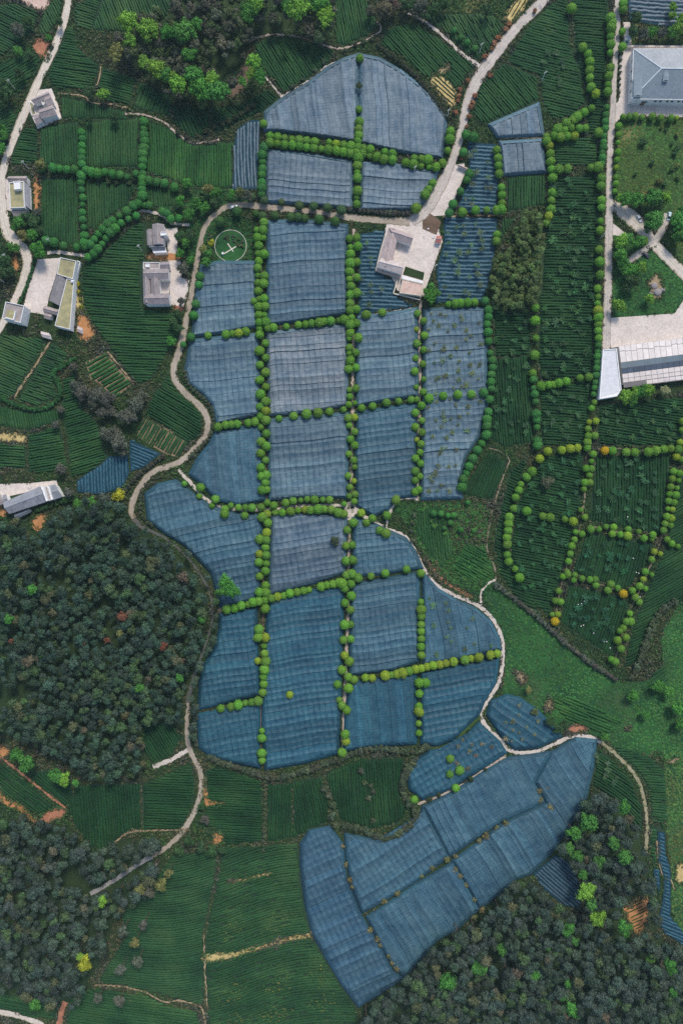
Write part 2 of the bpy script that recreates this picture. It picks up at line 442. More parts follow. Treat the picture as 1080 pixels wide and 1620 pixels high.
# ------------------------------------------------------------------ meadows and soil patches
MEADOW = [
 ('meadow', [(765,940),(785,922),(830,965),(880,1010),(940,1060),(985,1080),(1040,1075),(1080,1080),(1080,1180),(1000,1195),(955,1168),(905,1158),(885,1158),(850,1122),(815,1100),(795,1095),(800,1040),(796,1005),(778,975)], 'green_meadow', 'bright green meadow between the winding path and the tea terraces'),
 ('meadow', [(1050,1075),(1045,1010),(1062,975),(1085,965),(1085,1200),(1050,1200),(1030,1120)], 'green_meadow', 'green scrubby meadow at the edge below the grey hedge'),
 ('meadow', [(1050,1190),(1085,1190),(1085,1500),(1062,1440),(1062,1380),(1055,1330)], 'green_meadow', 'rough meadow with bare spots beside the curved track'),
 ('meadow', [(975,190),(1085,188),(1085,420),(1060,395),(1040,370),(1010,330),(972,322)], 'meadow', 'olive meadow below the white hall'),
 ('meadow', [(968,372),(1000,378),(1030,395),(1060,425),(1085,445),(1085,465),(1066,494),(968,502)], 'green_meadow', 'garden lawn inside the concrete drives'),
 ('meadow', [(655,840),(620,800),(660,796),(770,800),(772,870),(784,915),(762,940),(700,915),(672,885)], 'green_meadow', 'grassy slope with saplings above the winding path'),
 ('meadow', [(690,0),(810,0),(795,35),(760,20),(720,20)], 'meadow', 'yellow-green weedy corner beside the upper road'),
 ('meadow', [(993,36),(1085,42),(1085,72),(990,71)], 'meadow', 'weedy strip between striped net and hall wall'),
 ('meadow', [(55,262),(70,285),(68,380),(110,398),(75,400),(48,385),(20,350),(48,330)], 'meadow', 'weedy bank between lane and tea plot'),
 ('meadow', [(298,350),(330,345),(402,350),(402,415),(330,418),(312,440),(300,470),(295,430)], 'green_meadow', 'grass around the circular garden'),
 ('meadow', [(265,290),(300,298),(365,302),(400,318),(350,325),(330,340),(300,345),(255,335)], 'green_meadow', 'bushy grass verge above the house lane'),
]
for nm, p, m_, lb in MEADOW: patch(nm, p, M[m_], lb, 'meadow', occ=False)
SOIL = [
 ([(60,60),(81,72),(72,95),(52,77)], 'red_soil', 'red bare plot beside the upper lane'),
 ([(122,497),(135,496),(152,525),(150,533),(125,536)], 'orange_soil', 'orange bare ground below the mossy long house'),
 ([(119,460),(127,462),(134,492),(120,496)], 'yellow_soil', 'yellow flowering strip beside the mossy long house'),
 ([(54,282),(63,280),(64,333),(54,333)], 'orange_soil', 'narrow orange vegetable bed beside the small lane house'),
 ([(-4,1248),(18,1268),(35,1273),(50,1290),(62,1302),(46,1297),(28,1281),(12,1276),(-4,1262)], 'orange_soil', 'orange eroded bank above the lower wood'),
 ([(0,1178),(15,1187),(8,1199),(0,1196)], 'orange_soil', 'small orange soil plot at the wood edge'),
 ([(75,1283),(100,1278),(104,1290),(80,1300),(64,1300)], 'red_soil', 'reddish bare corner at the end of the brown track'),
 ([(324,1232),(329,1255),(332,1266),(355,1270),(332,1274),(322,1272)], 'orange_soil', 'orange washed-out gully beside the lower road'),
 ([(308,1312),(337,1317),(350,1317),(351,1330),(335,1335),(336,1321)], 'orange_soil', 'orange soil spot with a short trail'),
 ([(995,1432),(1017,1417),(1026,1432),(1015,1475),(1000,1472),(985,1437)], 'orange_soil', 'ploughed orange plot inside the lower wood'),
 ([(680,130),(692,117),(722,144),(716,175),(702,160)], 'yellow_soil', 'yellow ploughed strip beside the upper road'),
 ([(324,1510),(370,1505),(410,1495),(455,1482),(495,1477),(495,1482),(455,1490),(410,1502),(377,1512),(352,1518),(325,1522)], 'yellow_soil', 'long yellow stubble strip across the lower tea slope'),
 ([(362,1393),(395,1388),(432,1378),(432,1381),(395,1392),(364,1395)], 'yellow_soil', 'thin yellow stubble line on the tea slope'),
 ([(-4,684),(37,688),(42,700),(-4,697)], 'yellow_soil', 'yellow dry plot among the small tea fields'),
 ([(797,25),(815,0),(838,-4),(812,35)], 'yellow_soil', 'yellow striped beds at the top of the road'),
 ([(50,825),(65,810),(74,818),(62,842)], 'orange_soil', 'orange bare slope below the blue-roofed house'),
 ([(-4,795),(6,800),(14,815),(4,818),(-4,812)], 'orange_soil', 'orange ground at the end of the blue roof'),
 ([(25,-4),(62,18),(68,17),(82,-4)], 'pink_roof', 'pale pinkish yard at the top edge'),
 ([(1069,1370),(1085,1366),(1085,1397),(1069,1393)], 'yellow_soil', 'sandy plot beside the striped net strip'),
 ([(672,882),(682,892),(700,915),(735,935),(755,950),(740,946),(705,925),(685,905)], 'red_soil', 'red eroded bank along the winding path'),
 ([(814,1062),(826,1064),(834,1074),(828,1082),(820,1078)], 'tan_soil', 'bare sandy patch in the green meadow'),
 ([(862,1110),(872,1106),(872,1122),(860,1122)], 'tan_soil', 'small bare patch in the meadow beside the net'),
 ([(896,1148),(922,1146),(928,1156),(900,1160)], 'red_soil', 'reddish bank above the path bend'),
 ([(990,1151),(997,1150),(996,1154),(991,1155)], 'tan_soil', 'bare sandy spots in the scrub'),
 ([(1053,1202),(1072,1198),(1070,1206),(1056,1208)], 'tan_soil', 'bare clods at the dark field corner'),
 ([(20,405),(28,402),(32,420),(26,432),(20,425)], 'orange_soil', 'orange hollow in the bushes inside the lane bend'),
 ([(236,400),(285,400),(284,412),(238,412)], 'orange_soil', 'orange bed between the two grey-roofed houses'),
 ([(276,480),(292,484),(288,496),(274,492)], 'red_soil', 'reddish rubble at the end of the house yard'),
 ([(690,118),(705,100),(712,110)], 'tan_soil', 'thin bare wedge above the yellow strip'),
 ([(386,92),(397,78),(397,125),(380,148),(360,154),(372,125)], 'brown_soil', 'brown bare ground under the hill grove'),
 ([(1026,445),(1040,435),(1048,460),(1040,475),(1030,465)], 'tan_soil', 'grey rubble heap site on the garden lawn'),
]
for p, m_, lb in SOIL: patch('soil_patch', p, M[m_], lb, 'soil', jit=1.9)
# ------------------------------------------------------------------ yards (concrete)
YARD = [
 ([(60,410),(95,408),(90,432),(78,470),(72,498),(36,492),(45,455)], 'pale concrete yard of the mossy long house'),
 ([(262,362),(281,360),(281,402),(266,400)], 'small concrete yard beside the upper grey-roofed house'),
 ([(266,412),(286,412),(288,440),(300,442),(296,470),(290,485),(270,482)], 'pale concrete yard beside the U-shaped grey house'),
 ([(250,436),(268,436),(268,470),(250,470)], 'paved courtyard of the U-shaped grey house'),
 ([(612,352),(660,346),(676,335),(690,345),(696,372),(700,382),(682,432),(676,448),(671,470),(628,460),(620,440),(594,428),(600,392)], 'concrete forecourt of the courtyard house'),
 ([(708,262),(734,258),(736,272),(718,318),(710,340),(684,342),(676,336),(692,300)], 'broad concrete pad between road and striped net'),
 ([(980,72),(1140,72),(1140,186),(985,184),(966,200),(964,170),(978,160)], 'concrete apron around the white hall'),
 ([(968,352),(992,372),(985,374),(969,372)], 'white concrete pad beside the drive'),
 ([(962,503),(1066,496),(1085,468),(1140,470),(1140,532),(1040,540),(975,549),(960,552)], 'wide concrete yard above the panel-roofed shed'),
 ([(-6,766),(50,764),(90,760),(92,768),(60,775),(10,786),(-6,784)], 'pale yard above the blue-roofed house'),
 ([(40,160),(50,143),(82,140),(92,165),(98,188),(60,204)], 'concrete apron around the tan lane house'),
 ([(4,285),(15,282),(22,300),(20,335),(6,330)], 'concrete strip in front of the small lane house'),
 ([(985,35),(996,35),(998,70),(986,72)], 'concrete strip beside the gate hut'),
]
for p, lb in YARD: patch('yard', p, M['yard'], lb, 'yard', smooth=False, jit=0)
patch('earth_bed', [(668,338),(672,332),(698,350),(690,372),(668,362)], M['brown_soil'], 'square brown earth bed beside the forecourt', 'bed', smooth=False, jit=0.3)
# ------------------------------------------------------------------ roads and paths
ROADS = [
 ('road', [(110,-8),(104,25),(96,50),(85,78),(72,105),(58,135),(45,165),(34,190),(20,225),(9,255),(3,290),(5,335),(13,368),(30,388),(42,402),(43,425),(33,455),(22,478),(8,506),(-8,530)], [12,12,12,13,13,13,14,14,12,12,13,13,16,19,19,16,14,13,12,12], 'concrete_road', 'pale concrete lane winding past the small houses'),
 ('road', [(648,350),(610,349),(575,346),(540,342),(500,335),(460,331),(420,327),(385,324),(362,326),(344,337),(330,350),(321,368),(315,395),(307,440),(299,485),(292,520),(284,553),(275,582),(278,603),(295,624),(312,638),(325,655),(329,672),(324,690),(310,708),(288,728),(264,738),(245,745),(227,762),(214,783),(208,806),(212,820)], [16,12,11,12,11,10,10,11,12,11,10,9,9,9,9,9,9,10,11,12,11,11,11,11,11,12,11,10,10,10,10,9], 'dirt_road', 'winding dirt road along the west side of the netted fields'),
 ('lane', [(212,820),(226,834),(256,848),(287,872),(312,902),(331,935),(337,968),(331,1002),(317,1042),(303,1082),(298,1112)], [8,5,4,3.5,3.5,3.5,3.5,3.5,4,6,8], 'forest_lane', 'dim grey lane between wood and netted fields'),
 ('road', [(298,1112),(296,1145),(297,1172),(304,1195),(315,1215),(319,1238),(315,1265),(303,1293),(286,1318),(264,1340),(240,1355)], [5,7,8,9,9,9,9,9,9,8,7], 'dirt_road', 'pale lower road curving between the tea plots'),
 ('road', [(240,1355),(215,1370),(185,1390),(160,1405),(143,1414)], [7,7,7,7,6], 'lane_grey', 'dim lane running into the lower wood'),
 ('road', [(866,-8),(842,18),(818,42),(795,70),(770,102),(752,130),(740,160),(732,195),(724,228),(712,262),(692,302),(674,332),(650,350)], [18,17,16,16,20,18,16,13,13,14,18,18,18], 'grey_road', 'pale road descending from the top to the courtyard house'),
 ('road', [(975,-8),(975,50),(972,100),(970,140),(968,180),(965,225),(963,275),(963,330),(962,380),(961,450),(959,510),(958,552)], [13,11,9,9,11,10,11,13,13,13,13,14], 'grey_road', 'straight service road past the white hall'),
 ('road', [(964,322),(985,335),(1006,352),(1030,382),(1055,408),(1075,428),(1100,452)], [14,26,24,17,17,17,17], 'concrete_road', 'diagonal garden drive from the service road'),
 ('road', [(1030,386),(1042,372),(1050,356),(1055,338)], [12,12,12,11], 'grey_road', 'short drive branch where the pale van stands'),
 ('road', [(1028,388),(1012,400),(992,414)], [10,11,10], 'grey_road', 'short stub drive between garden trees'),
 ('path', [(560,362),(558,420),(559,520),(558,600),(557,680),(556,740),(555,790),(554,803)], 4.5, 'path', 'central earth path, upper half'),
 ('path', [(554,803),(552,850),(551,920),(550,980),(547,1050),(545,1100),(543,1160),(541,1195)], 4.5, 'path', 'central earth path, lower half'),
 ('path', [(665,468),(664,500),(663,540),(664,600),(662,680),(661,740),(660,792)], 4, 'path', 'earth path below the courtyard house'),
 ('path', [(413,345),(413,430),(414,530),(418,620),(420,700),(421,800)], 3, 'brown_soil', 'narrow brown path between the western nets, upper part'),
 ('path', [(421,806),(419,860),(417,920),(416,1000),(413,1080),(412,1210)], 3, 'brown_soil', 'narrow brown path between the western nets, lower part'),
 ('path', [(282,743),(302,764),(322,786),(345,801),(380,806),(420,806),(470,801),(520,799),(545,801),(554,805)], 5, 'pale_path', 'curved path from the dirt road to the path crossing'),
 ('path', [(554,805),(580,819),(610,836),(640,849),(655,870),(670,900),(690,925),(720,942),(750,955),(775,975),(792,1005),(795,1040),(788,1080),(770,1110),(760,1130),(770,1150),(790,1170),(805,1187),(830,1191),(855,1187),(880,1175),(905,1165),(930,1165),(950,1174)], 5.8, 'pale_path', 'long winding pale path round the eastern nets'),
 ('track', [(950,1174),(970,1190),(995,1215),(1010,1238),(1019,1270),(1023,1310),(1021,1350)], 5.4, 'track_soil', 'grassy track curving down beside the tea terraces'),
 ('path', [(661,790),(648,788),(634,789),(622,800),(614,818),(610,836)], 4, 'pale_path', 'short hooked path joining the winding path'),
 ('path', [(645,20),(680,40),(710,66),(732,86),(758,104)], [4,5,5,5,7], 'pale_path', 'thin path slanting down to the upper road'),
 ('path', [(392,66),(425,55),(465,57),(500,67),(540,77),(580,62),(602,47),(596,34)], 3, 'path', 'thin earth path above the wedge tea plot'),
 ('path', [(414,114),(430,134),(446,154)], 3, 'pale_path', 'short path between the two upper tea plots'),
 ('path', [(446,152),(470,138),(492,125),(515,105),(535,97)], 2.2, 'pale_path', 'pale kerb along the edge of the upper net'),
 ('path', [(92,147),(132,152),(145,162),(177,165),(207,172)], 2.2, 'tan_soil', 'bare earth edge beside the tan lane house'),
 ('path', [(198,180),(230,182),(262,195),(285,215),(307,226),(347,221)], 3, 'path', 'bare stepped edge below the hill grove'),
 ('path', [(160,104),(157,125),(150,140)], 2, 'tan_soil', 'narrow bare divider in the upper tea'),
 ('path', [(75,400),(95,399),(115,402),(138,404)], 5, 'pale_path', 'short path from the lane to the ball-tree avenue'),
 ('path', [(216,336),(232,334),(255,340),(272,352),(300,356)], 4.5, 'pale_path', 'small path to the grey-roofed houses'),
 ('path', [(772,709),(790,714),(805,727),(798,748),(792,764),(785,785),(779,806),(772,840),(770,868),(776,884),(783,902),(783,917)], 2.0, 'path_dull', 'narrow trail along the dark tea plot'),
 ('path', [(783,917),(770,925),(760,938),(761,957)], 3, 'pale_path', 'hooked footpath in the meadow'),
 ('path', [(930,831),(960,838),(1000,846),(1045,852)], 1.8, 'path_dull', 'cross path in the eastern tea grid'),
 ('path', [(1066,740),(1056,800),(1045,852),(1028,895),(1010,935),(992,975),(972,1045)], 1.8, 'path_dull', 'eastern path of the tea grid'),
 ('path', [(932,700),(926,770),(918,830),(905,865),(893,905),(884,940),(877,985)], 1.8, 'path_dull', 'western path of the tea grid'),
 ('path', [(940,713),(960,708),(1000,712),(1066,714)], 1.8, 'path_dull', 'upper path of the tea grid'),
 ('path', [(900,915),(930,921),(960,928),(992,941)], 1.8, 'path_dull', 'lower cross path of the tea grid'),
 ('path', [(242,1213),(268,1203),(297,1187)], 7, 'pale_path', 'short branch off the lower road'),
 ('path', [(0,1196),(20,1212),(40,1228),(72,1254),(104,1278)], 3.5, 'red_soil', 'brown track across the terraced corner'),
 ('path', [(165,1348),(185,1330),(205,1317),(240,1314),(300,1313)], 2.2, 'tan_soil', 'curved bare edge of the tea plot above the lower wood'),
 ('path', [(-8,1600),(25,1606),(60,1618),(72,1626)], 9, 'concrete_road', 'pale road corner at the bottom edge'),
 ('path', [(104,1585),(97,1602),(94,1626)], 8, 'red_soil', 'reddish track leaving the lower wood'),
 ('path', [(150,1558),(195,1561),(230,1570),(260,1585),(285,1583),(318,1594),(325,1622)], 2.4, 'tan_soil', 'thin bare line across the bottom tea plot'),
 ('path', [(323,1478),(324,1530),(328,1595)], 1.8, 'tan_soil', 'thin bare divider beside the stubble strip'),
 ('path', [(80,540),(55,580),(38,605),(22,632)], 3, 'tan_soil', 'tan divider between two small tea plots'),
 ('path', [(170,556),(190,580),(212,608)], 2.5, 'tan_soil', 'tan edge of the striped plot'),
 ('path', [(790,219),(825,217),(860,219)], 3, 'tan_soil', 'bare strip between the two small nets'),
 ('path', [(567,500),(610,494),(660,487)], 2, 'path', 'reddish edge below the striped net'),
 ('path', [(700,343),(740,341),(795,341)], 2.5, 'tan_soil', 'bare strip between two striped nets'),
 ('path', [(1038,1330),(1045,1378),(1060,1392),(1067,1410)], 2.5, 'tan_soil', 'thin path between the striped net strips'),
 ('path', [(760,1133),(738,1152),(712,1176),(680,1183)], 5, 'meadow', 'grassy balk between two nets'),
 ('path', [(660,1272),(700,1257),(735,1240),(765,1218),(800,1196)], 4, 'path', 'earth balk above the large slanting nets'),
]
for nm, p, w_, m_, lb in ROADS: ribbon(nm, p, w_, M[m_], lb, nm, jit=0.35 if m_ in ('concrete_road', 'grey_road') else 0.55)
occupy_line([(250,1350),(215,1370),(185,1390),(160,1405),(143,1414)], 8.5)
patch('path_crossing', [(543,803),(551,793),(558,793),(563,800),(572,810),(562,812),(557,822),(549,822),(549,812)], M['pale_path'], 'star-shaped crossing of the pale paths', 'crossing', jit=0.2)

# ------------------------------------------------------------------ shade nets
def inset(Q, d):
    Q = np.asarray(Q, float); c = Q.mean(0); n = len(Q); out = []
    sgn = 1 if area(Q) > 0 else -1
    for i in range(n):
        p, a, b = Q[i], Q[i - 1], Q[(i + 1) % n]
        e1 = (p - a) / np.linalg.norm(p - a); e2 = (b - p) / np.linalg.norm(b - p)
        n1 = np.array([-e1[1], e1[0]]) * sgn; n2 = np.array([-e2[1], e2[0]]) * sgn
        k = n1 + n2; k /= max(n1 @ k, 0.3); out.append(p + k * d)
    return np.array(out)
def tri_noise(x, y, s):
    return (np.sin(x * 0.31 + s) * np.cos(y * 0.27 - s * 1.7) + 0.6 * np.sin(x * 0.83 - y * 0.41 + s * 2.3) + 0.45 * np.cos(x * 1.35 + y * 1.1 + s * 0.7)
            + 0.35 * np.sin(y * 2.1 - x * 0.6 + s * 3.1))

def net_field(label, poly, ang, tint=(0.10, 0.14, 0.17), w=3.8, seam=3.2, z0=2.4):
    poly = inset(poly, -4.0)
    P = WP(poly, z0); a = R(-ang); ca, sa = math.cos(a), math.sin(a)
    rot = lambda q: np.stack([q[:, 0] * ca + q[:, 1] * sa, -q[:, 0] * sa + q[:, 1] * ca], 1)
    Q = rot(P)
    c = P.mean(0); root = empty('shade_net_field', (c[0], c[1], 0))
    tag(root, label, 'shade net', 'shade nets over the tea')
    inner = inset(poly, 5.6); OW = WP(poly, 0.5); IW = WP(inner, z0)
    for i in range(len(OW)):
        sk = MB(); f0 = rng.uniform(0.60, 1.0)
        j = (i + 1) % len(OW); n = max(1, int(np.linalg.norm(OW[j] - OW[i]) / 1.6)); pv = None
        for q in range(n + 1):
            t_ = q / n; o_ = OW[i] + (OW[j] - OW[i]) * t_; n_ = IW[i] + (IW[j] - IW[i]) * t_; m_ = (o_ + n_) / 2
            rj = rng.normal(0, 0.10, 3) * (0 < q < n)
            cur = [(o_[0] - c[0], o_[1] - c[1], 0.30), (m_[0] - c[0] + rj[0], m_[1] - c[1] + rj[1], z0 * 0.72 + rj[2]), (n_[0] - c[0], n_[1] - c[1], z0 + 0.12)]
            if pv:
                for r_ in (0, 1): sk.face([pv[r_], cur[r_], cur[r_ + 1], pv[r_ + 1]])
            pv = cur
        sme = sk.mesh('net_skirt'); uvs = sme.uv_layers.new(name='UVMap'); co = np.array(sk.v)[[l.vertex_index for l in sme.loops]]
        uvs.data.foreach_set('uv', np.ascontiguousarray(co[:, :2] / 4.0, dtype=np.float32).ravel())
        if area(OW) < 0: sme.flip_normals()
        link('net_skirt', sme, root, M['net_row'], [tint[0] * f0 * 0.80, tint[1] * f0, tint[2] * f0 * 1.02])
    Q = rot(WP(inset(poly, 4.8), z0))
    vmin, vmax = Q[:, 1].min() + 0.02, Q[:, 1].max() - 0.02
    ns = max(1, int(round((vmax - vmin) / w))); cuts = np.linspace(vmin, vmax, ns + 1)
    if ns > 1: cuts[1:-1] += rng.normal(0, 0.42, ns - 1)
    s0 = rng.uniform(0, 50)
    for k in range(ns):
        v0, v1 = cuts[k], cuts[k + 1]
        vv = np.linspace(v0, v1, 9); rows = []
        for v in vv:
            xs = []
            for i in range(len(Q)):
                p, q = Q[i], Q[(i + 1) % len(Q)]
                if (p[1] > v) != (q[1] > v): xs.append(p[0] + (v - p[1]) * (q[0] - p[0]) / (q[1] - p[1]))
            if len(xs) >= 2: rows.append((v, min(xs), max(xs)))
        if len(rows) < 2: continue
        du = seam / 4
        k0 = int(math.floor(min(r[1] for r in rows) / du)); k1 = int(math.ceil(max(r[2] for r in rows) / du))
        ug = np.arange(k0, k1 + 1) * du
        U = np.stack([np.clip(ug, r[1], r[2]) for r in rows]); Vv = np.stack([np.full(len(ug), r[0]) for r in rows])
        t = (Vv - v0) / (v1 - v0)
        bend = 1.0 * np.sin(U * 0.075 + s0) + 0.45 * np.sin(U * 0.21 + s0 * 2)
        crest = rng.uniform(0.5, 1.3); tilt = rng.uniform(-0.5, 0.4)
        z = z0 + crest * 0.50 * (np.abs(2 * t - 1) ** 1.8) + tilt * (t - 0.5) + 0.17 * np.abs(np.sin(math.pi * U / seam)) * -1
        z += 0.10 * tri_noise(U, Vv, s0) + (0.05 if k % 2 else 0.0)
        pts = np.stack([U.ravel(), Vv.ravel() ], 1)
        dd = poly_dist(pts, Q).reshape(U.shape)
        e = np.clip(dd / 1.2, 0, 1); e = e * e * (3 - 2 * e)
        z = 0.35 + (z - 0.35) * (0.88 + 0.12 * e)
        inner = (t > 0.001) & (t < 0.999)
        Vw = Vv + bend * 0.45 * np.clip(dd / 4.0, 0, 1)
        X = U * ca - Vw * sa - c[0]; Y = U * sa + Vw * ca - c[1]
        nr, nc = U.shape
        idx = np.arange(nr * nc).reshape(nr, nc)
        F = np.stack([idx[:-1, :-1], idx[:-1, 1:], idx[1:, 1:], idx[1:, :-1]], -1).reshape(-1, 4)
        wd = (np.abs(U[:-1, 1:] - U[:-1, :-1]) + np.abs(U[1:, 1:] - U[1:, :-1])).ravel()
        F = F[wd > 0.02]
        if len(F) < 2: continue
        me = tri_mesh('net_strip', np.stack([X.ravel(), Y.ravel(), z.ravel()], 1), F, smooth=True)
        uvl = me.uv_layers.new(name='UVMap')
        uv = np.stack([U.ravel() / seam, np.clip(t, 0.002, 0.998).ravel() + k], 1)[F.ravel()]
        uvl.data.foreach_set('uv', uv.astype(np.float32).ravel())
        f = rng.uniform(0.80, 1.16); wsh = rng.uniform(0, 1) ** 2 * 0.10
        col = [tint[i] * f * (1 + wsh * (2.2, 1.4, 0.9)[i]) for i in range(3)]
        link('net_strip', me, root, M['net'], col)
    occupy_poly(poly, 1.5)
    return root

G0 = (0.104, 0.152, 0.186); G1 = (0.071, 0.126, 0.158); G2 = (0.039, 0.097, 0.130); G3 = (0.019, 0.080, 0.113)
NETS = [
 ('pale grey net under the hill tea, west of the lone ball trees', [(421,178),(447,157),(490,131),(520,107),(545,94),(564,88),(563,222),(500,212),(440,205),(420,205)], 84, G0),
 ('pale grey net below the dark hedge, beside the upper road', [(571,88),(600,94),(632,112),(662,135),(687,160),(703,184),(703,210),(697,248),(660,243),(620,235),(571,224)], 86, G0),
 ('pale net below the double ball-tree row, above the dirt road', [(423,238),(480,243),(556,256),(555,328),(500,322),(423,318)], 4, G0),
 ('pale net with poles, in the road fork', [(573,258),(625,262),(690,272),(680,300),(660,330),(572,330)], 4, G0),
 ('blue net with pale wavy bands, just below the dirt road', [(425,352),(480,350),(547,358),(547,495),(480,505),(425,512)], -4, (0.062,0.115,0.150)),
 ('lightest grey net in the middle of the centre column', [(424,528),(480,522),(547,515),(547,640),(490,650),(427,655)], -5, (0.122,0.158,0.182)),
 ('grey-blue net just above the long curved path', [(426,666),(490,661),(548,655),(547,785),(480,785),(428,790)], -5, G1),
 ('blue-grey net just below the long curved path', [(431,815),(490,813),(546,820),(543,905),(490,922),(428,938)], -10, (0.076,0.120,0.152)),
 ('tall teal-blue net above the dark hedge, beside the central path', [(427,950),(490,937),(541,928),(538,1040),(535,1130),(533,1190),(480,1205),(422,1215),(417,1150),(418,1050)], -9, G3),
 ('grey-blue net below the circular garden', [(320,422),(345,416),(402,416),(405,515),(350,525),(306,530),(312,470)], -4, G1),
 ('grey-blue net beside the first bend of the dirt road', [(303,540),(350,535),(405,530),(410,655),(345,668),(338,640),(320,620),(300,605),(295,585)], -5, G1),
 ('blue net inside the second bend of the dirt road', [(342,684),(411,674),(417,790),(380,797),(345,790),(325,770),(302,750),(315,725),(332,705)], 86, G2),
 ('banded net between dirt road and dark wood', [(232,782),(250,768),(278,762),(300,779),(330,801),(370,814),(410,817),(412,840),(408,920),(405,945),(352,960),(346,940),(336,905),(312,880),(292,860),(262,842),(236,822)], -13, G2),
 ('blue net beside the wood, below the short ball-tree row', [(350,974),(404,963),(404,1000),(408,1098),(345,1113),(316,1120),(318,1080),(324,1055),(342,1025),(349,995)], -9, G3),
 ('small dark blue net above the dark hedge, beside the wood', [(314,1132),(345,1126),(408,1114),(408,1212),(370,1205),(335,1195),(316,1180)], -10, G3),
 ('blue net left of the short path below the courtyard house'.replace(' left of', ' west of'), [(566,502),(600,499),(657,490),(658,625),(610,632),(566,640)], -6, G1),
 ('deep blue net above the path crossing, east of the central path', [(566,654),(610,647),(657,641),(655,783),(635,785),(620,792),(612,806),(590,815),(566,800),(564,720)], -7, (0.034, 0.086, 0.114)),
 ('net dotted with saplings beside the curved ball-tree row', [(672,492),(720,488),(765,490),(768,560),(768,640),(755,690),(735,720),(725,760),(728,786),(668,788),(670,700),(672,600)], -5, G1),
 ('small blue net below the path crossing', [(562,822),(590,830),(640,853),(654,872),(665,897),(640,900),(600,907),(560,910)], -6, G2),
 ('blue net with pale creases, east of the central path', [(558,926),(600,919),(660,908),(660,1045),(620,1058),(555,1066),(556,1000)], -7, G2),
 ('pale-creased net inside the big path bend', [(670,909),(690,933),(720,951),(750,964),(773,984),(787,1010),(790,1026),(730,1040),(672,1050)], 80, G2),
 ('deep blue net above the dark hedge, east of the central path', [(555,1082),(610,1074),(656,1066),(657,1165),(655,1175),(600,1178),(546,1186),(549,1120)], 84, G3),
 ('deep blue net ending at the grassy balk', [(668,1067),(730,1054),(786,1043),(781,1080),(764,1108),(755,1130),(738,1146),(714,1170),(690,1178),(668,1175)], -10, G3),
 ('small triangular net beyond the winding path', [(778,1111),(800,1102),(820,1106),(850,1127),(884,1164),(868,1172),(850,1181),(815,1184),(800,1170),(785,1150),(772,1130)], 35, G3),
 ('irregular blue net between dark tea hollow and winding path', [(757,1147),(788,1175),(797,1190),(765,1212),(735,1230),(715,1245),(690,1255),(668,1262),(650,1248),(646,1225),(657,1205),(680,1190),(715,1186),(737,1167)], -30, G3),
 ('slanting blue net right below the earth balk'.replace(' right', ''), [(672,1277),(720,1253),(765,1223),(805,1200),(835,1197),(868,1192),(842,1238),(858,1268),(790,1298),(755,1322),(711,1353)], 62, G2),
 ('large slanting net beside the mixed wood', [(873,1191),(910,1170),(940,1173),(935,1215),(925,1260),(897,1310),(868,1350),(838,1381),(815,1389),(770,1428),(758,1433),(724,1372),(718,1362),(760,1332),(795,1305),(866,1271),(849,1238)], 58, G2),
 ('slanting net between dark tea hollow and shrub line', [(548,1322),(600,1332),(640,1320),(664,1297),(669,1282),(707,1355),(660,1390),(600,1427),(574,1441),(558,1400),(549,1350)], -32, G2),
 ('slanting net touching the large lower wood', [(582,1451),(605,1437),(660,1400),(715,1367),(735,1402),(754,1438),(720,1470),(690,1485),(660,1520),(640,1543),(627,1533),(602,1490)], 60, G2),
 ('long blue net beside the lower tea slope', [(478,1335),(490,1317),(520,1310),(539,1335),(545,1390),(568,1448),(593,1490),(619,1538),(633,1548),(600,1570),(567,1590),(545,1560),(515,1510),(497,1478),(485,1430),(478,1370)], -25, (0.034,0.088,0.126)),
 ('small pale net above a bare strip, beside the grove', [(776,198),(850,166),(857,212),(787,215)], 85, G0),
 ('small blue-grey net below a bare strip, beside the grove', [(792,226),(855,222),(862,270),(797,275)], 85, G0),
]
for lb, p, a_, t_ in NETS: net_field(lb, p, a_, t_)

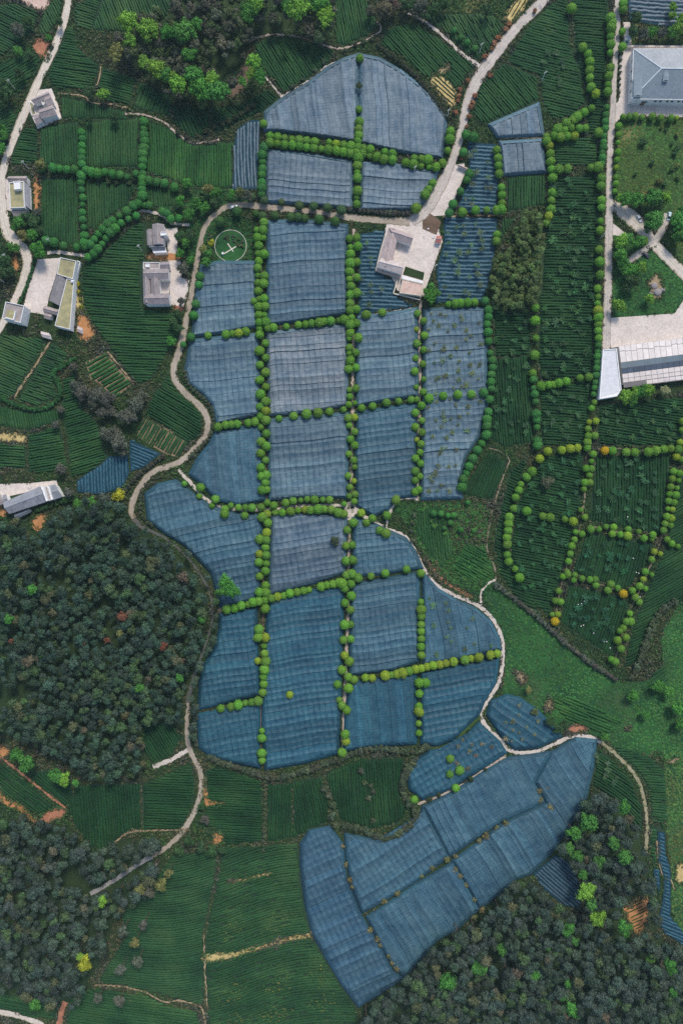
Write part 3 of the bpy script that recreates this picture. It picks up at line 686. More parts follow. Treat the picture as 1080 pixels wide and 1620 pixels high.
# ------------------------------------------------------------------ rows: tea bushes, and tea rows under laid-on net
def row_mesh(poly, ang, sp, width, height, step=1.1, bendA=0.0, bendL=60.0, gap=0.0, jit=0.06, mask=True, uv=False):
    P = WP(poly); a = R(-ang); ca, sa = math.cos(a), math.sin(a)
    Q = np.stack([P[:, 0] * ca + P[:, 1] * sa, -P[:, 0] * sa + P[:, 1] * ca], 1)
    u = np.arange(Q[:, 0].min() - 1, Q[:, 0].max() + 1, step); v = np.arange(Q[:, 1].min() - abs(bendA) - 1, Q[:, 1].max() + abs(bendA) + 1, sp)
    ph = rng.uniform(0, 6.28)
    U, V = np.meshgrid(u, v)
    V = V + bendA * np.sin(U * 2 * math.pi / bendL + ph) + 0.18 * np.sin(U * 0.21 + V * 1.3) + rng.normal(0, 0.07, (len(v), 1))
    X = U * ca - V * sa; Y = U * sa + V * ca
    px = X / S + 540; py = 810 - Y / S
    ok = inside(np.stack([X.ravel(), Y.ravel()], 1), P).reshape(X.shape)
    if mask: ok &= free(px, py) | (px < 0) | (py < 0) | (px > 1079) | (py > 1619)
    if gap:
        gn = np.sin(U * 0.19 + V * 2.9) + np.sin(U * 0.47 + V * 1.1 + 2) + rng.normal(0, 0.35, U.shape)
        ok &= gn > -2 + gap * 2
    nb = ok.copy(); nb[:, 1:-1] = ok[:, :-2] & ok[:, 2:] & ok[:, 1:-1]; nb[:, 0] = False; nb[:, -1] = False
    hh = np.where(nb, height, height * 0.35) * (1 + rng.normal(0, jit * 2, U.shape))
    prof = [(-0.5, 0.0), (-0.36, 0.86), (0.0, 1.0), (0.36, 0.86), (0.5, 0.0)]
    lat = rng.normal(0, jit, U.shape)
    Vs = []
    for q, zz in prof:
        vv = V + q * width * (1 + rng.normal(0, jit, U.shape)) + lat
        Vs.append(np.stack([U * ca - vv * sa, U * sa + vv * ca, zz * hh], -1))
    Vs = np.stack(Vs, 2)                      # rows, cols, 5, 3
    nr, nc = U.shape
    idx = np.arange(nr * nc * 5).reshape(nr, nc, 5)
    good = ok[:, :-1] & ok[:, 1:]
    F = np.stack([idx[:, :-1, :-1], idx[:, 1:, :-1], idx[:, 1:, 1:], idx[:, :-1, 1:]], -1)[good].reshape(-1, 4)
    used = np.unique(F)
    if len(used) == 0: return None
    remap = np.zeros(nr * nc * 5, np.int64); remap[used] = np.arange(len(used))
    rt = np.repeat(np.repeat(rng.uniform(0.90, 1.10, (nr, 1)) * (1 + 0.10 * np.sin(U * 0.13 + V * 0.4)), 1, 0)[:, :, None], 5, 2).ravel()[used]
    me = tri_mesh('rows', Vs.reshape(-1, 3)[used], remap[F], rt[:, None] * np.array([1, 1, 1]), smooth=True)
    if uv:
        uvl = me.uv_layers.new(name='UVMap')
        UVs = np.stack([np.repeat(U[:, :, None], 5, 2).ravel() / 4.0, np.repeat(V[:, :, None], 5, 2).ravel() / 5.0], 1)[used]
        uvl.data.foreach_set('uv', UVs[remap[F].ravel()].astype(np.float32).ravel())
    return me

def striped_net(label, poly, ang, sp=2.3, tint=(0.080, 0.130, 0.175)):
    soil = patch('soil_strip', poly, M['net_under'], None, None, jit=0.3, occ=False, smooth=False)
    me = row_mesh(poly, ang, sp, sp * 0.74, 0.9, step=1.0, bendA=0.5, bendL=70, uv=True, jit=0.07, mask=False)
    root = empty('net_covered_rows', (0, 0, 0)); tag(root, label, 'shade net', 'tea rows under laid-on nets', 'stuff')
    soil.parent = root; soil.name = 'dark_underlay'
    if 'kind' in soil: del soil['kind']
    o = link('net_row', me, root, M['net_row'], tint); o['kind'] = 'stuff'
    occupy_poly(poly, 1.0)
M['net_under'] = surf('dark_net_underlay', (0.010, 0.040, 0.058), (0.018, 0.056, 0.078), 0.2, fine=1.0)  # even dark blue base that shows between the net rows
STRIPES = [
 ('dark blue net laid in stripes beside the courtyard house and central path', [(568,370),(610,365),(600,400),(593,430),(625,447),(622,465),(640,478),(655,484),(600,493),(567,498)], 2, 2.3, G2),
 ('dark blue net laid in wavy stripes between courtyard house and grove', [(702,346),(786,345),(782,395),(772,450),(763,477),(700,478),(688,480),(693,455),(690,428),(702,384)], 2, 2.4, G2),
 ('dark blue striped net between upper road and small nets', [(738,225),(785,228),(788,270),(785,337),(745,338),(724,326),(738,290),(742,262)], 1, 2.3, G2),
 ('narrow net of upright stripes beside the western ball trees', [(375,205),(395,190),(412,190),(410,230),(406,300),(368,300),(371,225)], 88, 1.9, (0.085,0.125,0.15)),
 ('dark blue striped net beside the bend of the dirt road', [(122,760),(160,735),(172,722),(202,720),(205,748),(195,770),(160,783),(122,778)], 87, 1.8, G3),
 ('small slanted striped net below the brown ribbed plot', [(206,695),(255,718),(226,740),(207,746),(205,715)], 25, 1.8, G3),
 ('dark slanted striped net among the lower woods', [(843,1382),(878,1352),(900,1365),(915,1395),(917,1437),(890,1432),(860,1407)], 42, 1.8, (0.045,0.085,0.115)),
 ('winding striped net strip near the right edge'.replace('right ', 'outer '), [(1040,1315),(1051,1317),(1052,1352),(1060,1375),(1060,1450),(1085,1482),(1085,1498),(1050,1475),(1040,1457),(1047,1425),(1050,1390),(1040,1360)], 25, 1.8, G3),
 ('small striped net sliver beside the orange plot', [(1032,1372),(1043,1377),(1043,1415),(1035,1397)], 15, 1.8, G3),
 ('striped grey-blue net above the white hall', [(992,-4),(1085,-4),(1085,32),(1057,42),(995,33)], 4, 2.3, (0.11,0.145,0.17)),
]
for lb, p, a_, sp_, t_ in STRIPES: striped_net(lb, p, a_, sp_, t_)
# ------------------------------------------------------------------ tea fields
for p in ([(44,155),(80,138),(98,186),(57,204)], [(10,276),(48,276),(50,336),(12,336)], [(88,405),(128,412),(120,524),(68,520),(68,480)],
          [(3,474),(52,484),(48,520),(2,510)], [(229,352),(268,352),(268,400),(229,400)], [(224,412),(272,412),(272,486),(224,486)],
          [(944,545),(1080,530),(1080,618),(985,628),(944,638)], [(-5,770),(98,762),(102,790),(20,822),(-5,812)]):
    occupy_poly(p, 2)
DK = (0.48, 0.62, 0.62); MD = (0.78, 0.86, 0.84); BR = (0.95, 1.12, 0.85); GY = (1.0, 0.95, 1.0)
TEA = [
 # poly, angle, where, tint, spacing, bend, gaps, soil
 ([(-8,10),(25,5),(62,20),(55,50),(30,70),(-8,98)], 28, 'at the upper corner above the red plot', GY),
 ([(72,5),(100,-8),(95,35),(72,58),(62,50)], 62, 'between red plot and upper lane', GY),
 ([(-8,100),(30,90),(48,75),(65,95),(45,130),(30,150),(-8,125)], -32, 'below the red plot', MD),
 ([(-8,150),(20,170),(30,190),(10,240),(-8,250)], -30, 'beside the lane opposite the tan house', MD),
 ([(118,10),(150,-8),(165,-8),(145,48),(120,38)], 18, 'beside the top of the lane', GY),
 ([(165,-8),(280,-8),(262,30),(215,25),(198,50),(145,48)], 68, 'above the bright hill trees', GY),
 ([(102,45),(118,45),(122,75),(158,105),(148,140),(90,140),(75,125),(85,90)], 8, 'between lane and hill trees', MD),
 ([(163,108),(215,125),(207,165),(165,160),(154,138)], 14, 'below the olive hill tree', MD),
 ([(222,130),(272,150),(268,185),(212,170)], -66, 'in the small terrace under the hill grove', MD, 2.4),
 ([(97,152),(200,176),(200,190),(100,188)], 88, 'in the thin strip beside the tan house', MD),
 ([(65,200),(124,193),(124,262),(65,262)], 89, 'in the first upper plot between ball-tree rows', MD),
 ([(137,192),(220,186),(221,266),(137,264)], 89, 'in the second upper plot between ball-tree rows', MD),
 ([(235,192),(270,203),(320,230),(368,224),(366,300),(300,294),(262,282),(235,275)], 89, 'in the green plot beside the upright striped net', BR),
 ([(28,205),(60,203),(60,258),(15,262)], 8, 'beside the lane above the small flat house', MD),
 ([(66,282),(122,280),(126,390),(105,388),(66,373)], 89, 'in the plot above the mossy long house', MD),
 ([(138,284),(216,290),(204,326),(175,342),(150,365),(140,362)], 89, 'above the slanting ball-tree avenue', MD),
 ([(232,288),(270,298),(300,326),(250,330),(232,318)], 86, 'in the small plot above the grey houses', MD),
 ([(138,412),(155,408),(222,347),(230,355),(226,490),(290,497),(285,530),(264,560),(238,602),(215,606),(190,575),(150,515),(135,490),(128,440)], 3, 'on the large dark slope below the ball-tree avenue', MD, 1.7),
 ([(264,595),(275,602),(300,634),(318,656),(320,688),(300,700),(230,655),(242,625)], 32, 'inside the dirt road bend', DK),
 ([(-8,528),(75,537),(20,630),(-8,618)], 22, 'in the plot below the flat white house', GY),
 ([(82,542),(108,560),(104,576),(82,588),(90,628),(60,643),(28,634)], 20, 'in the gappy plot inside the green hedge', GY, 1.5, 0, 0.12),
 ([(-8,640),(50,652),(90,648),(95,668),(45,682),(-8,672)], 82, 'in the band below the green hedge', MD),
 ([(44,688),(95,674),(108,740),(60,747),(46,747)], -10, 'beside the yellow dry plot', MD),
 ([(-8,702),(42,706),(42,742),(-8,738)], 6, 'above the blue-roofed house', MD),
 ([(100,602),(120,590),(125,640),(155,668),(160,695),(170,722),(150,742),(112,756),(108,700),(98,650)], -14, 'between the grey trees and small plots', MD),
 ([(402,70),(425,60),(465,60),(530,80),(518,100),(480,130),(450,150),(422,115),(406,95)], 58, 'in the wedge above the pale upper net', MD),
 ([(272,165),(300,168),(330,172),(330,212),(305,220),(278,197)], 68, 'in the terrace below the hill grove', DK, 2.2),
 ([(335,172),(385,163),(422,142),(440,156),(415,178),(380,192),(340,213)], 40, 'in the terrace beside the pale upper net', DK),
 ([(528,-8),(575,-8),(598,40),(580,58),(545,72),(532,70)], 78, 'above the thin path at the top', MD),
 ([(607,48),(650,34),(700,67),(750,106),(722,140),(694,114),(680,126),(640,92),(602,72)], 46, 'between the dark hedge and the slanting path', MD),
 ([(660,22),(720,22),(770,22),(798,40),(770,85),(755,96),(735,82),(700,48)], 60, 'beside the pinkish roadside bushes', GY, 1.6, 0, 0.15),
 ([(868,8),(898,-8),(900,70),(915,110),(925,160),(905,185),(872,188),(858,165),(852,120),(815,105),(800,98),(830,50)], 14, 'on the broad slope beside the upper road', MD, 1.7),
 ([(815,108),(848,122),(850,158),(800,186),(762,196),(748,178),(762,128),(795,100)], 48, 'in the plot above the small pale net', MD),
 ([(902,-8),(962,-8),(956,150),(950,215),(928,212),(928,150),(910,90)], 4, 'beside the straight service road', DK, 1.7),
 ([(800,278),(860,275),(862,325),(802,335)], 89, 'in the small plot below the two small nets', MD, 1.7),
 ([(872,222),(944,216),(946,260),(878,264)], 2, 'in the small plot among curved ball-tree rows', MD),
 ([(868,282),(946,276),(945,420),(938,520),(936,595),(855,602),(850,560),(852,500),(858,400),(864,345)], 3, 'on the long dark slope between grove and service road', DK, 1.8),
 ([(795,345),(815,345),(800,368),(788,385)], 85, 'above the dense grove', MD),
 ([(780,494),(838,494),(838,560),(782,565)], 2, 'just below the dense grove', DK),
 ([(784,568),(838,562),(842,700),(800,708),(778,698),(772,655)], 85, 'beside the curved ball-tree row', DK),
 ([(772,713),(800,730),(790,762),(780,790),(735,785),(733,772)], -70, 'in the small dark plot at the end of the curved row', DK, 1.5),
 ([(660,804),(700,800),(715,870),(700,900),(680,880),(658,842)], 85, 'above the red eroded bank', MD),
 ([(735,860),(770,868),(780,910),(745,925),(715,900)], 30, 'on the grassy slope above the hooked footpath', BR, 1.6, 0, 0.2),
 ([(852,612),(936,602),(926,705),(856,705)], 6, 'in the square between two ball-tree columns', DK, 1.7),
 ([(945,642),(1085,628),(1085,680),(1070,704),(945,704)], 8, 'below the panel-roofed shed', DK, 1.7),
 ([(862,722),(922,716),(916,800),(902,855),(888,900),(870,975),(830,945),(812,910),(806,860),(816,800),(838,755)], 10, 'in the curved plot west of the tea grid', DK, 1.7),
 ([(942,722),(1060,718),(1050,800),(1040,846),(932,824)], 92, 'in the upper square of the tea grid', DK, 1.8),
 ([(927,842),(1034,860),(1014,902),(990,934),(905,908)], 106, 'in the middle square of the tea grid', DK, 1.8),
 ([(898,924),(982,944),(995,955),(966,1040),(886,985)], 110, 'in the lowest square of the tea grid', DK, 1.8),
 ([(1076,750),(1088,760),(1088,950),(1056,955),(1038,985),(1015,1040),(985,1058),(1000,990),(1028,920),(1050,868)], -27, 'on the slope beyond the tea grid', DK, 1.6),
 ([(806,745),(835,720),(820,770),(800,850),(815,905),(840,945),(862,985),(815,945),(790,905),(780,862),(792,800)], 22, 'in the thin curved band beside the trail', DK, 1.8),
 ([(960,1175),(985,1182),(1030,1199),(1050,1217),(1055,1255),(1055,1300),(1030,1300),(1026,1250),(1010,1222),(988,1200)], 12, 'in the terraces outside the grassy track', MD, 1.6, 3, 0.05),
 ([(1026,1305),(1052,1305),(1040,1345),(1036,1370),(1026,1350)], 8, 'in the little terrace above the winding striped strip', MD, 2.0, 0, 0.2),
 ([(942,1182),(970,1204),(998,1236),(1013,1275),(1016,1320),(992,1290),(970,1260),(936,1242)], 44, 'in the curved plot inside the grassy track', DK, 1.7, 4),
 ([(1010,1085),(1060,1040),(1060,1075),(1020,1110)], -35, 'in the scrubby plot below the grey hedge', MD, 1.8, 0, 0.2),
 ([(860,1110),(900,1100),(985,1140),(960,1160),(905,1150)], 22, 'in the faint rows across the green meadow', BR, 1.8, 0, 0.2),
 ([(122,1242),(222,1238),(222,1318),(188,1325),(165,1348),(142,1338),(122,1310),(107,1278)], 87, 'in the dark plot between the two woods', DK, 1.9),
 ([(226,1240),(270,1222),(302,1204),(309,1240),(302,1278),(288,1310),(226,1312)], 1, 'in the dark plot beside the lower road', DK),
 ([(10,1212),(35,1232),(90,1278),(62,1288),(22,1262),(-8,1240),(-8,1205)], 38, 'in the terraced corner below the brown track', DK, 1.6, 0, 0.1),
 ([(48,1226),(80,1216),(112,1240),(118,1272),(106,1273),(75,1250)], 42, 'in the small plot above the brown track', DK, 1.7),
 ([(226,1138),(270,1145),(290,1165),(270,1197),(240,1207),(228,1180)], 62, 'in the shaded plot below the large wood', DK),
 ([(326,1220),(345,1212),(415,1236),(415,1330),(356,1336),(352,1315),(322,1300),(326,1275)], 2, 'beside the orange washed-out gully', DK, 1.5),
 ([(424,1240),(460,1238),(462,1325),(424,1332)], 91, 'below the dark hedge beside the narrow shrub line', DK, 1.6),
 ([(464,1236),(508,1228),(520,1262),(518,1300),(488,1316),(464,1325)], 78, 'in the fan-shaped plot below the dark hedge', DK, 1.6),
 ([(515,1222),(570,1200),(636,1198),(640,1215),(628,1250),(642,1282),(630,1302),(585,1312),(540,1298),(522,1252)], 86, 'in the dark hollow ringed by bushes', DK, 1.7),
 ([(352,1340),(470,1336),(478,1400),(484,1440),(497,1482),(518,1525),(562,1592),(566,1628),(330,1628),(326,1540),(326,1480),(346,1382)], -9, 'on the big curved slope with the yellow stubble strip', (0.78, 0.82, 0.85), 1.6, 3.5, 0.02),
 ([(272,1352),(344,1346),(340,1388),(321,1480),(323,1590),(290,1582),(218,1562),(155,1552),(200,1480),(192,1445),(240,1402)], -6, 'on the grey-green slope beside the lower wood', (0.8,0.85,0.95), 1.5, 4),
 ([(112,1572),(160,1563),(230,1575),(262,1590),(310,1600),(322,1628),(104,1628)], 9, 'at the bottom edge beside the reddish track', MD, 1.6),
 ([(-8,1568),(60,1580),(92,1592),(90,1610),(60,1610),(-8,1592)], 12, 'in the strip above the pale road corner', MD, 1.6, 0, 0.15),
 # ribbed plots on pale soil
 ([(227,659),(270,682),(298,697),(284,724),(262,718),(216,692)], -60, 'on the brown ribbed plot', GY, 1.6, 0, 0.0, 'ridge_soil'),
 ([(136,573),(168,558),(210,607),(180,632),(160,607),(143,600)], -30, 'on the ribbed plot with tan gaps', BR, 2.1, 0, 0.0, 'ridge_soil'),
 ([(680,130),(692,117),(722,144),(716,175),(702,160)], 42, 'in thin lines on the yellow ploughed strip', DK, 1.9, 0, 0.0, None),
 ([(798,25),(815,2),(836,-4),(812,33)], -58, 'in thin lines on the yellow beds', DK, 1.9, 0, 0.0, None),
 ([(987,1437),(1015,1419),(1024,1432),(1014,1472),(1001,1470)], -25, 'in thin lines on the ploughed orange plot', (1.2,0.9,0.6), 1.7, 0, 0.35, None),
]
def orient(a):
    a = a % 180
    return 'level' if a < 12 or a > 168 else 'upright' if 78 < a < 102 else 'down-slanting' if a < 90 else 'up-slanting'
TEAOCC = np.zeros_like(OCC)
for row in TEA:
    poly, ang, where, tint = row[:4]
    _keep = OCC.copy(); OCC[:] = False; occupy_poly(poly, -0.0); TEAOCC |= OCC; OCC[:] = _keep
    sp = row[4] if len(row) > 4 else 1.6; bend = row[5] if len(row) > 5 else 0.6; gap = row[6] if len(row) > 6 else 0.0
    soil = row[7] if len(row) > 7 else 'tea_soil'
    thin = soil is None
    root = empty('tea_field'); tag(root, '%s tea rows %s' % (orient(ang), where), 'tea field', 'fields of tea rows', 'stuff')
    if soil:
        so = patch('bare_soil', poly, M[soil], None, None, jit=0.8, occ=False, smooth=False, z=0.004 + 0.0002 * TEA.index(row)); so.parent = root
        if 'kind' in so: del so['kind']
    sp *= 0.88 if soil == 'tea_soil' else 1.0
    me = row_mesh(poly, ang, sp, sp * (0.35 if thin else 0.80 if soil == 'ridge_soil' else 0.98), 0.45 if thin else 0.95, bendA=bend, bendL=110, gap=gap, mask=not thin)
    if me:
        o = link('tea_rows', me, root, M['tea'], tint); o['kind'] = 'stuff'

# ------------------------------------------------------------------ plants
_ico = {}
def ico(sub):
    if sub not in _ico:
        bm = bmesh.new(); bmesh.ops.create_icosphere(bm, subdivisions=sub, radius=1)
        _ico[sub] = (np.array([v.co[:] for v in bm.verts]), np.array([[v.index for v in f.verts] for f in bm.faces])); bm.free()
    return _ico[sub]
def leaves(r, c, rad, n, s, flat=1.0, upper=True):
    """n leaf-spray faces (two triangles each) scattered over an ellipsoid shell"""
    dv = r.normal(size=(n, 3)); dv /= np.linalg.norm(dv, axis=1)[:, None]
    if upper: dv[:, 2] = np.where(dv[:, 2] < -0.35, -dv[:, 2], dv[:, 2])
    p = c + dv * (rad * np.array([1, 1, flat])) * r.uniform(0.90, 1.10, (n, 1))
    nn = dv + r.normal(0, 0.45, (n, 3)); nn /= np.linalg.norm(nn, axis=1)[:, None]
    t = np.cross(nn, r.normal(size=(n, 3))); t /= np.maximum(np.linalg.norm(t, axis=1)[:, None], 1e-6); b = np.cross(nn, t)
    ss = s * r.uniform(0.6, 1.35, (n, 1))
    V = np.stack([p - t * ss, p - b * ss * 0.6, p + t * ss, p + b * ss * 0.6], 1).reshape(-1, 3)
    k = np.arange(n)[:, None] * 4
    F = np.concatenate([k + [0, 1, 2], k + [0, 2, 3]])
    return V, F
def blob(r, c, rad, sub, flat, amp):
    v, f = ico(sub); q = rng_noise(v * 2.3, r) * amp + rng_noise(v * 5.1, r) * amp * 0.6
    return c + v * (1 + q)[:, None] * np.array([rad, rad, rad * flat]), f
def rng_noise(v, r):
    a = r.normal(size=(3, 3)); ph = r.uniform(0, 6.28, 3)
    return (np.sin(v @ a[0] + ph[0]) + np.sin(v @ a[1] + ph[1]) + np.sin(v @ a[2] + ph[2])) / 3
class Arr:
    def __init__(s): s.V = []; s.F = []; s.T = []; s.n = 0
    def add(s, V, F, tint):
        s.V.append(V); s.F.append(F + s.n); s.n += len(V)
        s.T.append(np.broadcast_to(np.asarray(tint, float), (len(V), 3)))
    def get(s): return np.concatenate(s.V), np.concatenate(s.F), np.concatenate(s.T)
def round_crown(seed, n=260, sub=2):
    r = np.random.default_rng(seed); A = Arr(); c = np.array([0, 0, 0.0])
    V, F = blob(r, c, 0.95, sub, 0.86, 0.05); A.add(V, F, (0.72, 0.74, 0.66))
    V, F = leaves(r, c, 0.97, n, 0.105, 0.87)
    t = np.repeat(r.uniform(0.75, 1.3, len(V) // 4), 4)[:, None] * np.array([1.0, 1.0, 0.95])
    A.add(V, F, t); return A.get()
def clump_crown(seed, k=7, n=34, sub=1, spread=0.62, cr=(0.36, 0.56), flat=0.75, leaf=0.12, tall=0.5, core=True):
    """a crown of k leafy clumps round a core, unit radius"""
    r = np.random.default_rng(seed); A = Arr()
    if core:
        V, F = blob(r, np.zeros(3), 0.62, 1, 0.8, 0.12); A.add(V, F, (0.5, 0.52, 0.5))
    for i in range(k):
        a = 2.4 * i + r.uniform(-0.4, 0.4); q = spread * math.sqrt((i + 0.25) / k) * r.uniform(0.85, 1.15)
        c = np.array([math.cos(a) * q, math.sin(a) * q, tall * (1 - q * q) * r.uniform(0.6, 1.2)])
        rad = r.uniform(*cr); g = r.uniform(0.75, 1.22)
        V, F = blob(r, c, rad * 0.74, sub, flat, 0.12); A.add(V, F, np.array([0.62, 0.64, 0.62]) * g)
        V, F = leaves(r, c, rad, n, leaf, flat)
        t = np.repeat(r.uniform(0.72, 1.32, len(V) // 4), 4)[:, None] * g * np.array([1, 1, 1]); A.add(V, F, t)
    return A.get()
def feather_crown(seed, nb=26):
    """thin young crown: leafy sprays reaching out from the stem"""
    r = np.random.default_rng(seed); A = Arr()
    for i in range(nb):
        a = r.uniform(0, 6.28); l = r.uniform(0.25, 0.95); up = r.uniform(0.1, 1.0)
        dr = np.array([math.cos(a), math.sin(a), up]); g = r.uniform(0.7, 1.25)
        for q in np.linspace(0.25, 1.0, 4):
            V, F = leaves(r, dr * l * q, 0.14, 5, 0.09, 0.8, False); A.add(V, F, (g, g, g))
    return A.get()
def shrub_crown(seed):
    return clump_crown(seed, k=5, n=26, sub=1, spread=0.55, cr=(0.42, 0.6), flat=0.8, leaf=0.13, tall=0.35)
VAR = {
 'round': [round_crown(100 + i) for i in range(7)],
 'forest': [clump_crown(200 + i, k=7 + i % 4, n=44, sub=1, leaf=0.080, cr=(0.32, 0.52), spread=0.66, tall=0.5) for i in range(9)],
 'broad': [clump_crown(300 + i, k=13 + i % 4, n=60, sub=1, spread=0.75, cr=(0.26, 0.42), leaf=0.075, tall=0.55) for i in range(6)],
 'feather': [feather_crown(400 + i) for i in range(7)],
 'shrub': [shrub_crown(500 + i) for i in range(7)],
}
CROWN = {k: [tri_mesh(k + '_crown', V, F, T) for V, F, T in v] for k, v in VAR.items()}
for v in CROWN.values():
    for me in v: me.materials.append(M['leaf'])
def trunk_mesh(rt, h, limbs):
    m = MB(); m.tube((0, 0, 0), (0.02, 0, h * 0.55), rt, rt * 0.72, 8); m.tube((0.02, 0, h * 0.55), (0, 0.02, h), rt * 0.72, rt * 0.35, 7)
    for i in range(limbs):
        a = i * 2.2; m.tube((0.01, 0, h * (0.5 + 0.08 * i)), (math.cos(a) * 0.45, math.sin(a) * 0.45, h * (0.85 + 0.04 * i)), rt * 0.4, rt * 0.15, 5)
    me = m.mesh('trunk'); me.materials.append(M['bark']); return me
TRUNK = {'round': trunk_mesh(0.07, 1.0, 2), 'forest': trunk_mesh(0.09, 1.0, 3), 'broad': trunk_mesh(0.08, 1.0, 4), 'feather': trunk_mesh(0.05, 1.0, 2), 'shrub': trunk_mesh(0.08, 1.0, 3)}
NAME = {'round': 'clipped_tree', 'forest': 'forest_tree', 'broad': 'broadleaf_tree', 'feather': 'young_tree', 'shrub': 'shrub'}
def plant(kind, px, py, rpx, color, label, cat, group, zc=None, stretch=1.0):
    """one tree: the crown's centre is seen at photo pixel (px, py); rpx its radius there"""
    rad = rpx * S
    if zc is None: zc = {'round': rad * 1.15 + 0.4, 'forest': 7.5, 'broad': rad * 1.2 + 2, 'feather': 2.2, 'shrub': rad * 0.55}[kind]
    x, y, _ = W(px, py, zc)
    root = empty(NAME[kind], (x, y, 0), random.uniform(0, 6.28)); tag(root, label, cat, group)
    tr = bpy.data.objects.new('trunk', TRUNK[kind]); COL.objects.link(tr); tr.parent = root; tr.scale = (rad, rad, max(zc, 0.3))
    cr = bpy.data.objects.new('crown', random.choice(CROWN[kind])); COL.objects.link(cr); cr.parent = root
    cr.location = (0, 0, zc); cr.scale = (rad * random.uniform(0.92, 1.08), rad * random.uniform(0.92, 1.08), rad * stretch * random.uniform(0.88, 1.1)); cr.color = (*color, 1)
    return root
def merged(kind, items, name, label, cat):
    """trees past the limit: one mesh"""
    Vs, Fs, Ts, n = [], [], [], 0
    for px, py, rpx, color, zc, stretch in items:
        V, F, T = random.choice(VAR[kind]); rad = rpx * S
        if zc is None: zc = rad * 1.15 + 0.4
        a = random.uniform(0, 6.28); ca, sa = math.cos(a), math.sin(a); x, y, _ = W(px, py, zc)
        q = np.stack([(V[:, 0] * ca - V[:, 1] * sa) * rad + x, (V[:, 0] * sa + V[:, 1] * ca) * rad + y, V[:, 2] * rad * stretch + zc], 1)
        Vs.append(q); Fs.append(F + n); Ts.append(T * np.array(color)); n += len(V)
    o = link(name, tri_mesh(name, np.concatenate(Vs), np.concatenate(Fs), np.concatenate(Ts)), None, M['leaf'])
    tag(o, label, cat, kind='stuff'); return o
def vary(c, s=0.15, h=0.08):
    f = random.uniform(1 - s, 1 + s)
    return tuple(max(0.003, x * f * random.uniform(1 - h, 1 + h)) for x in c)
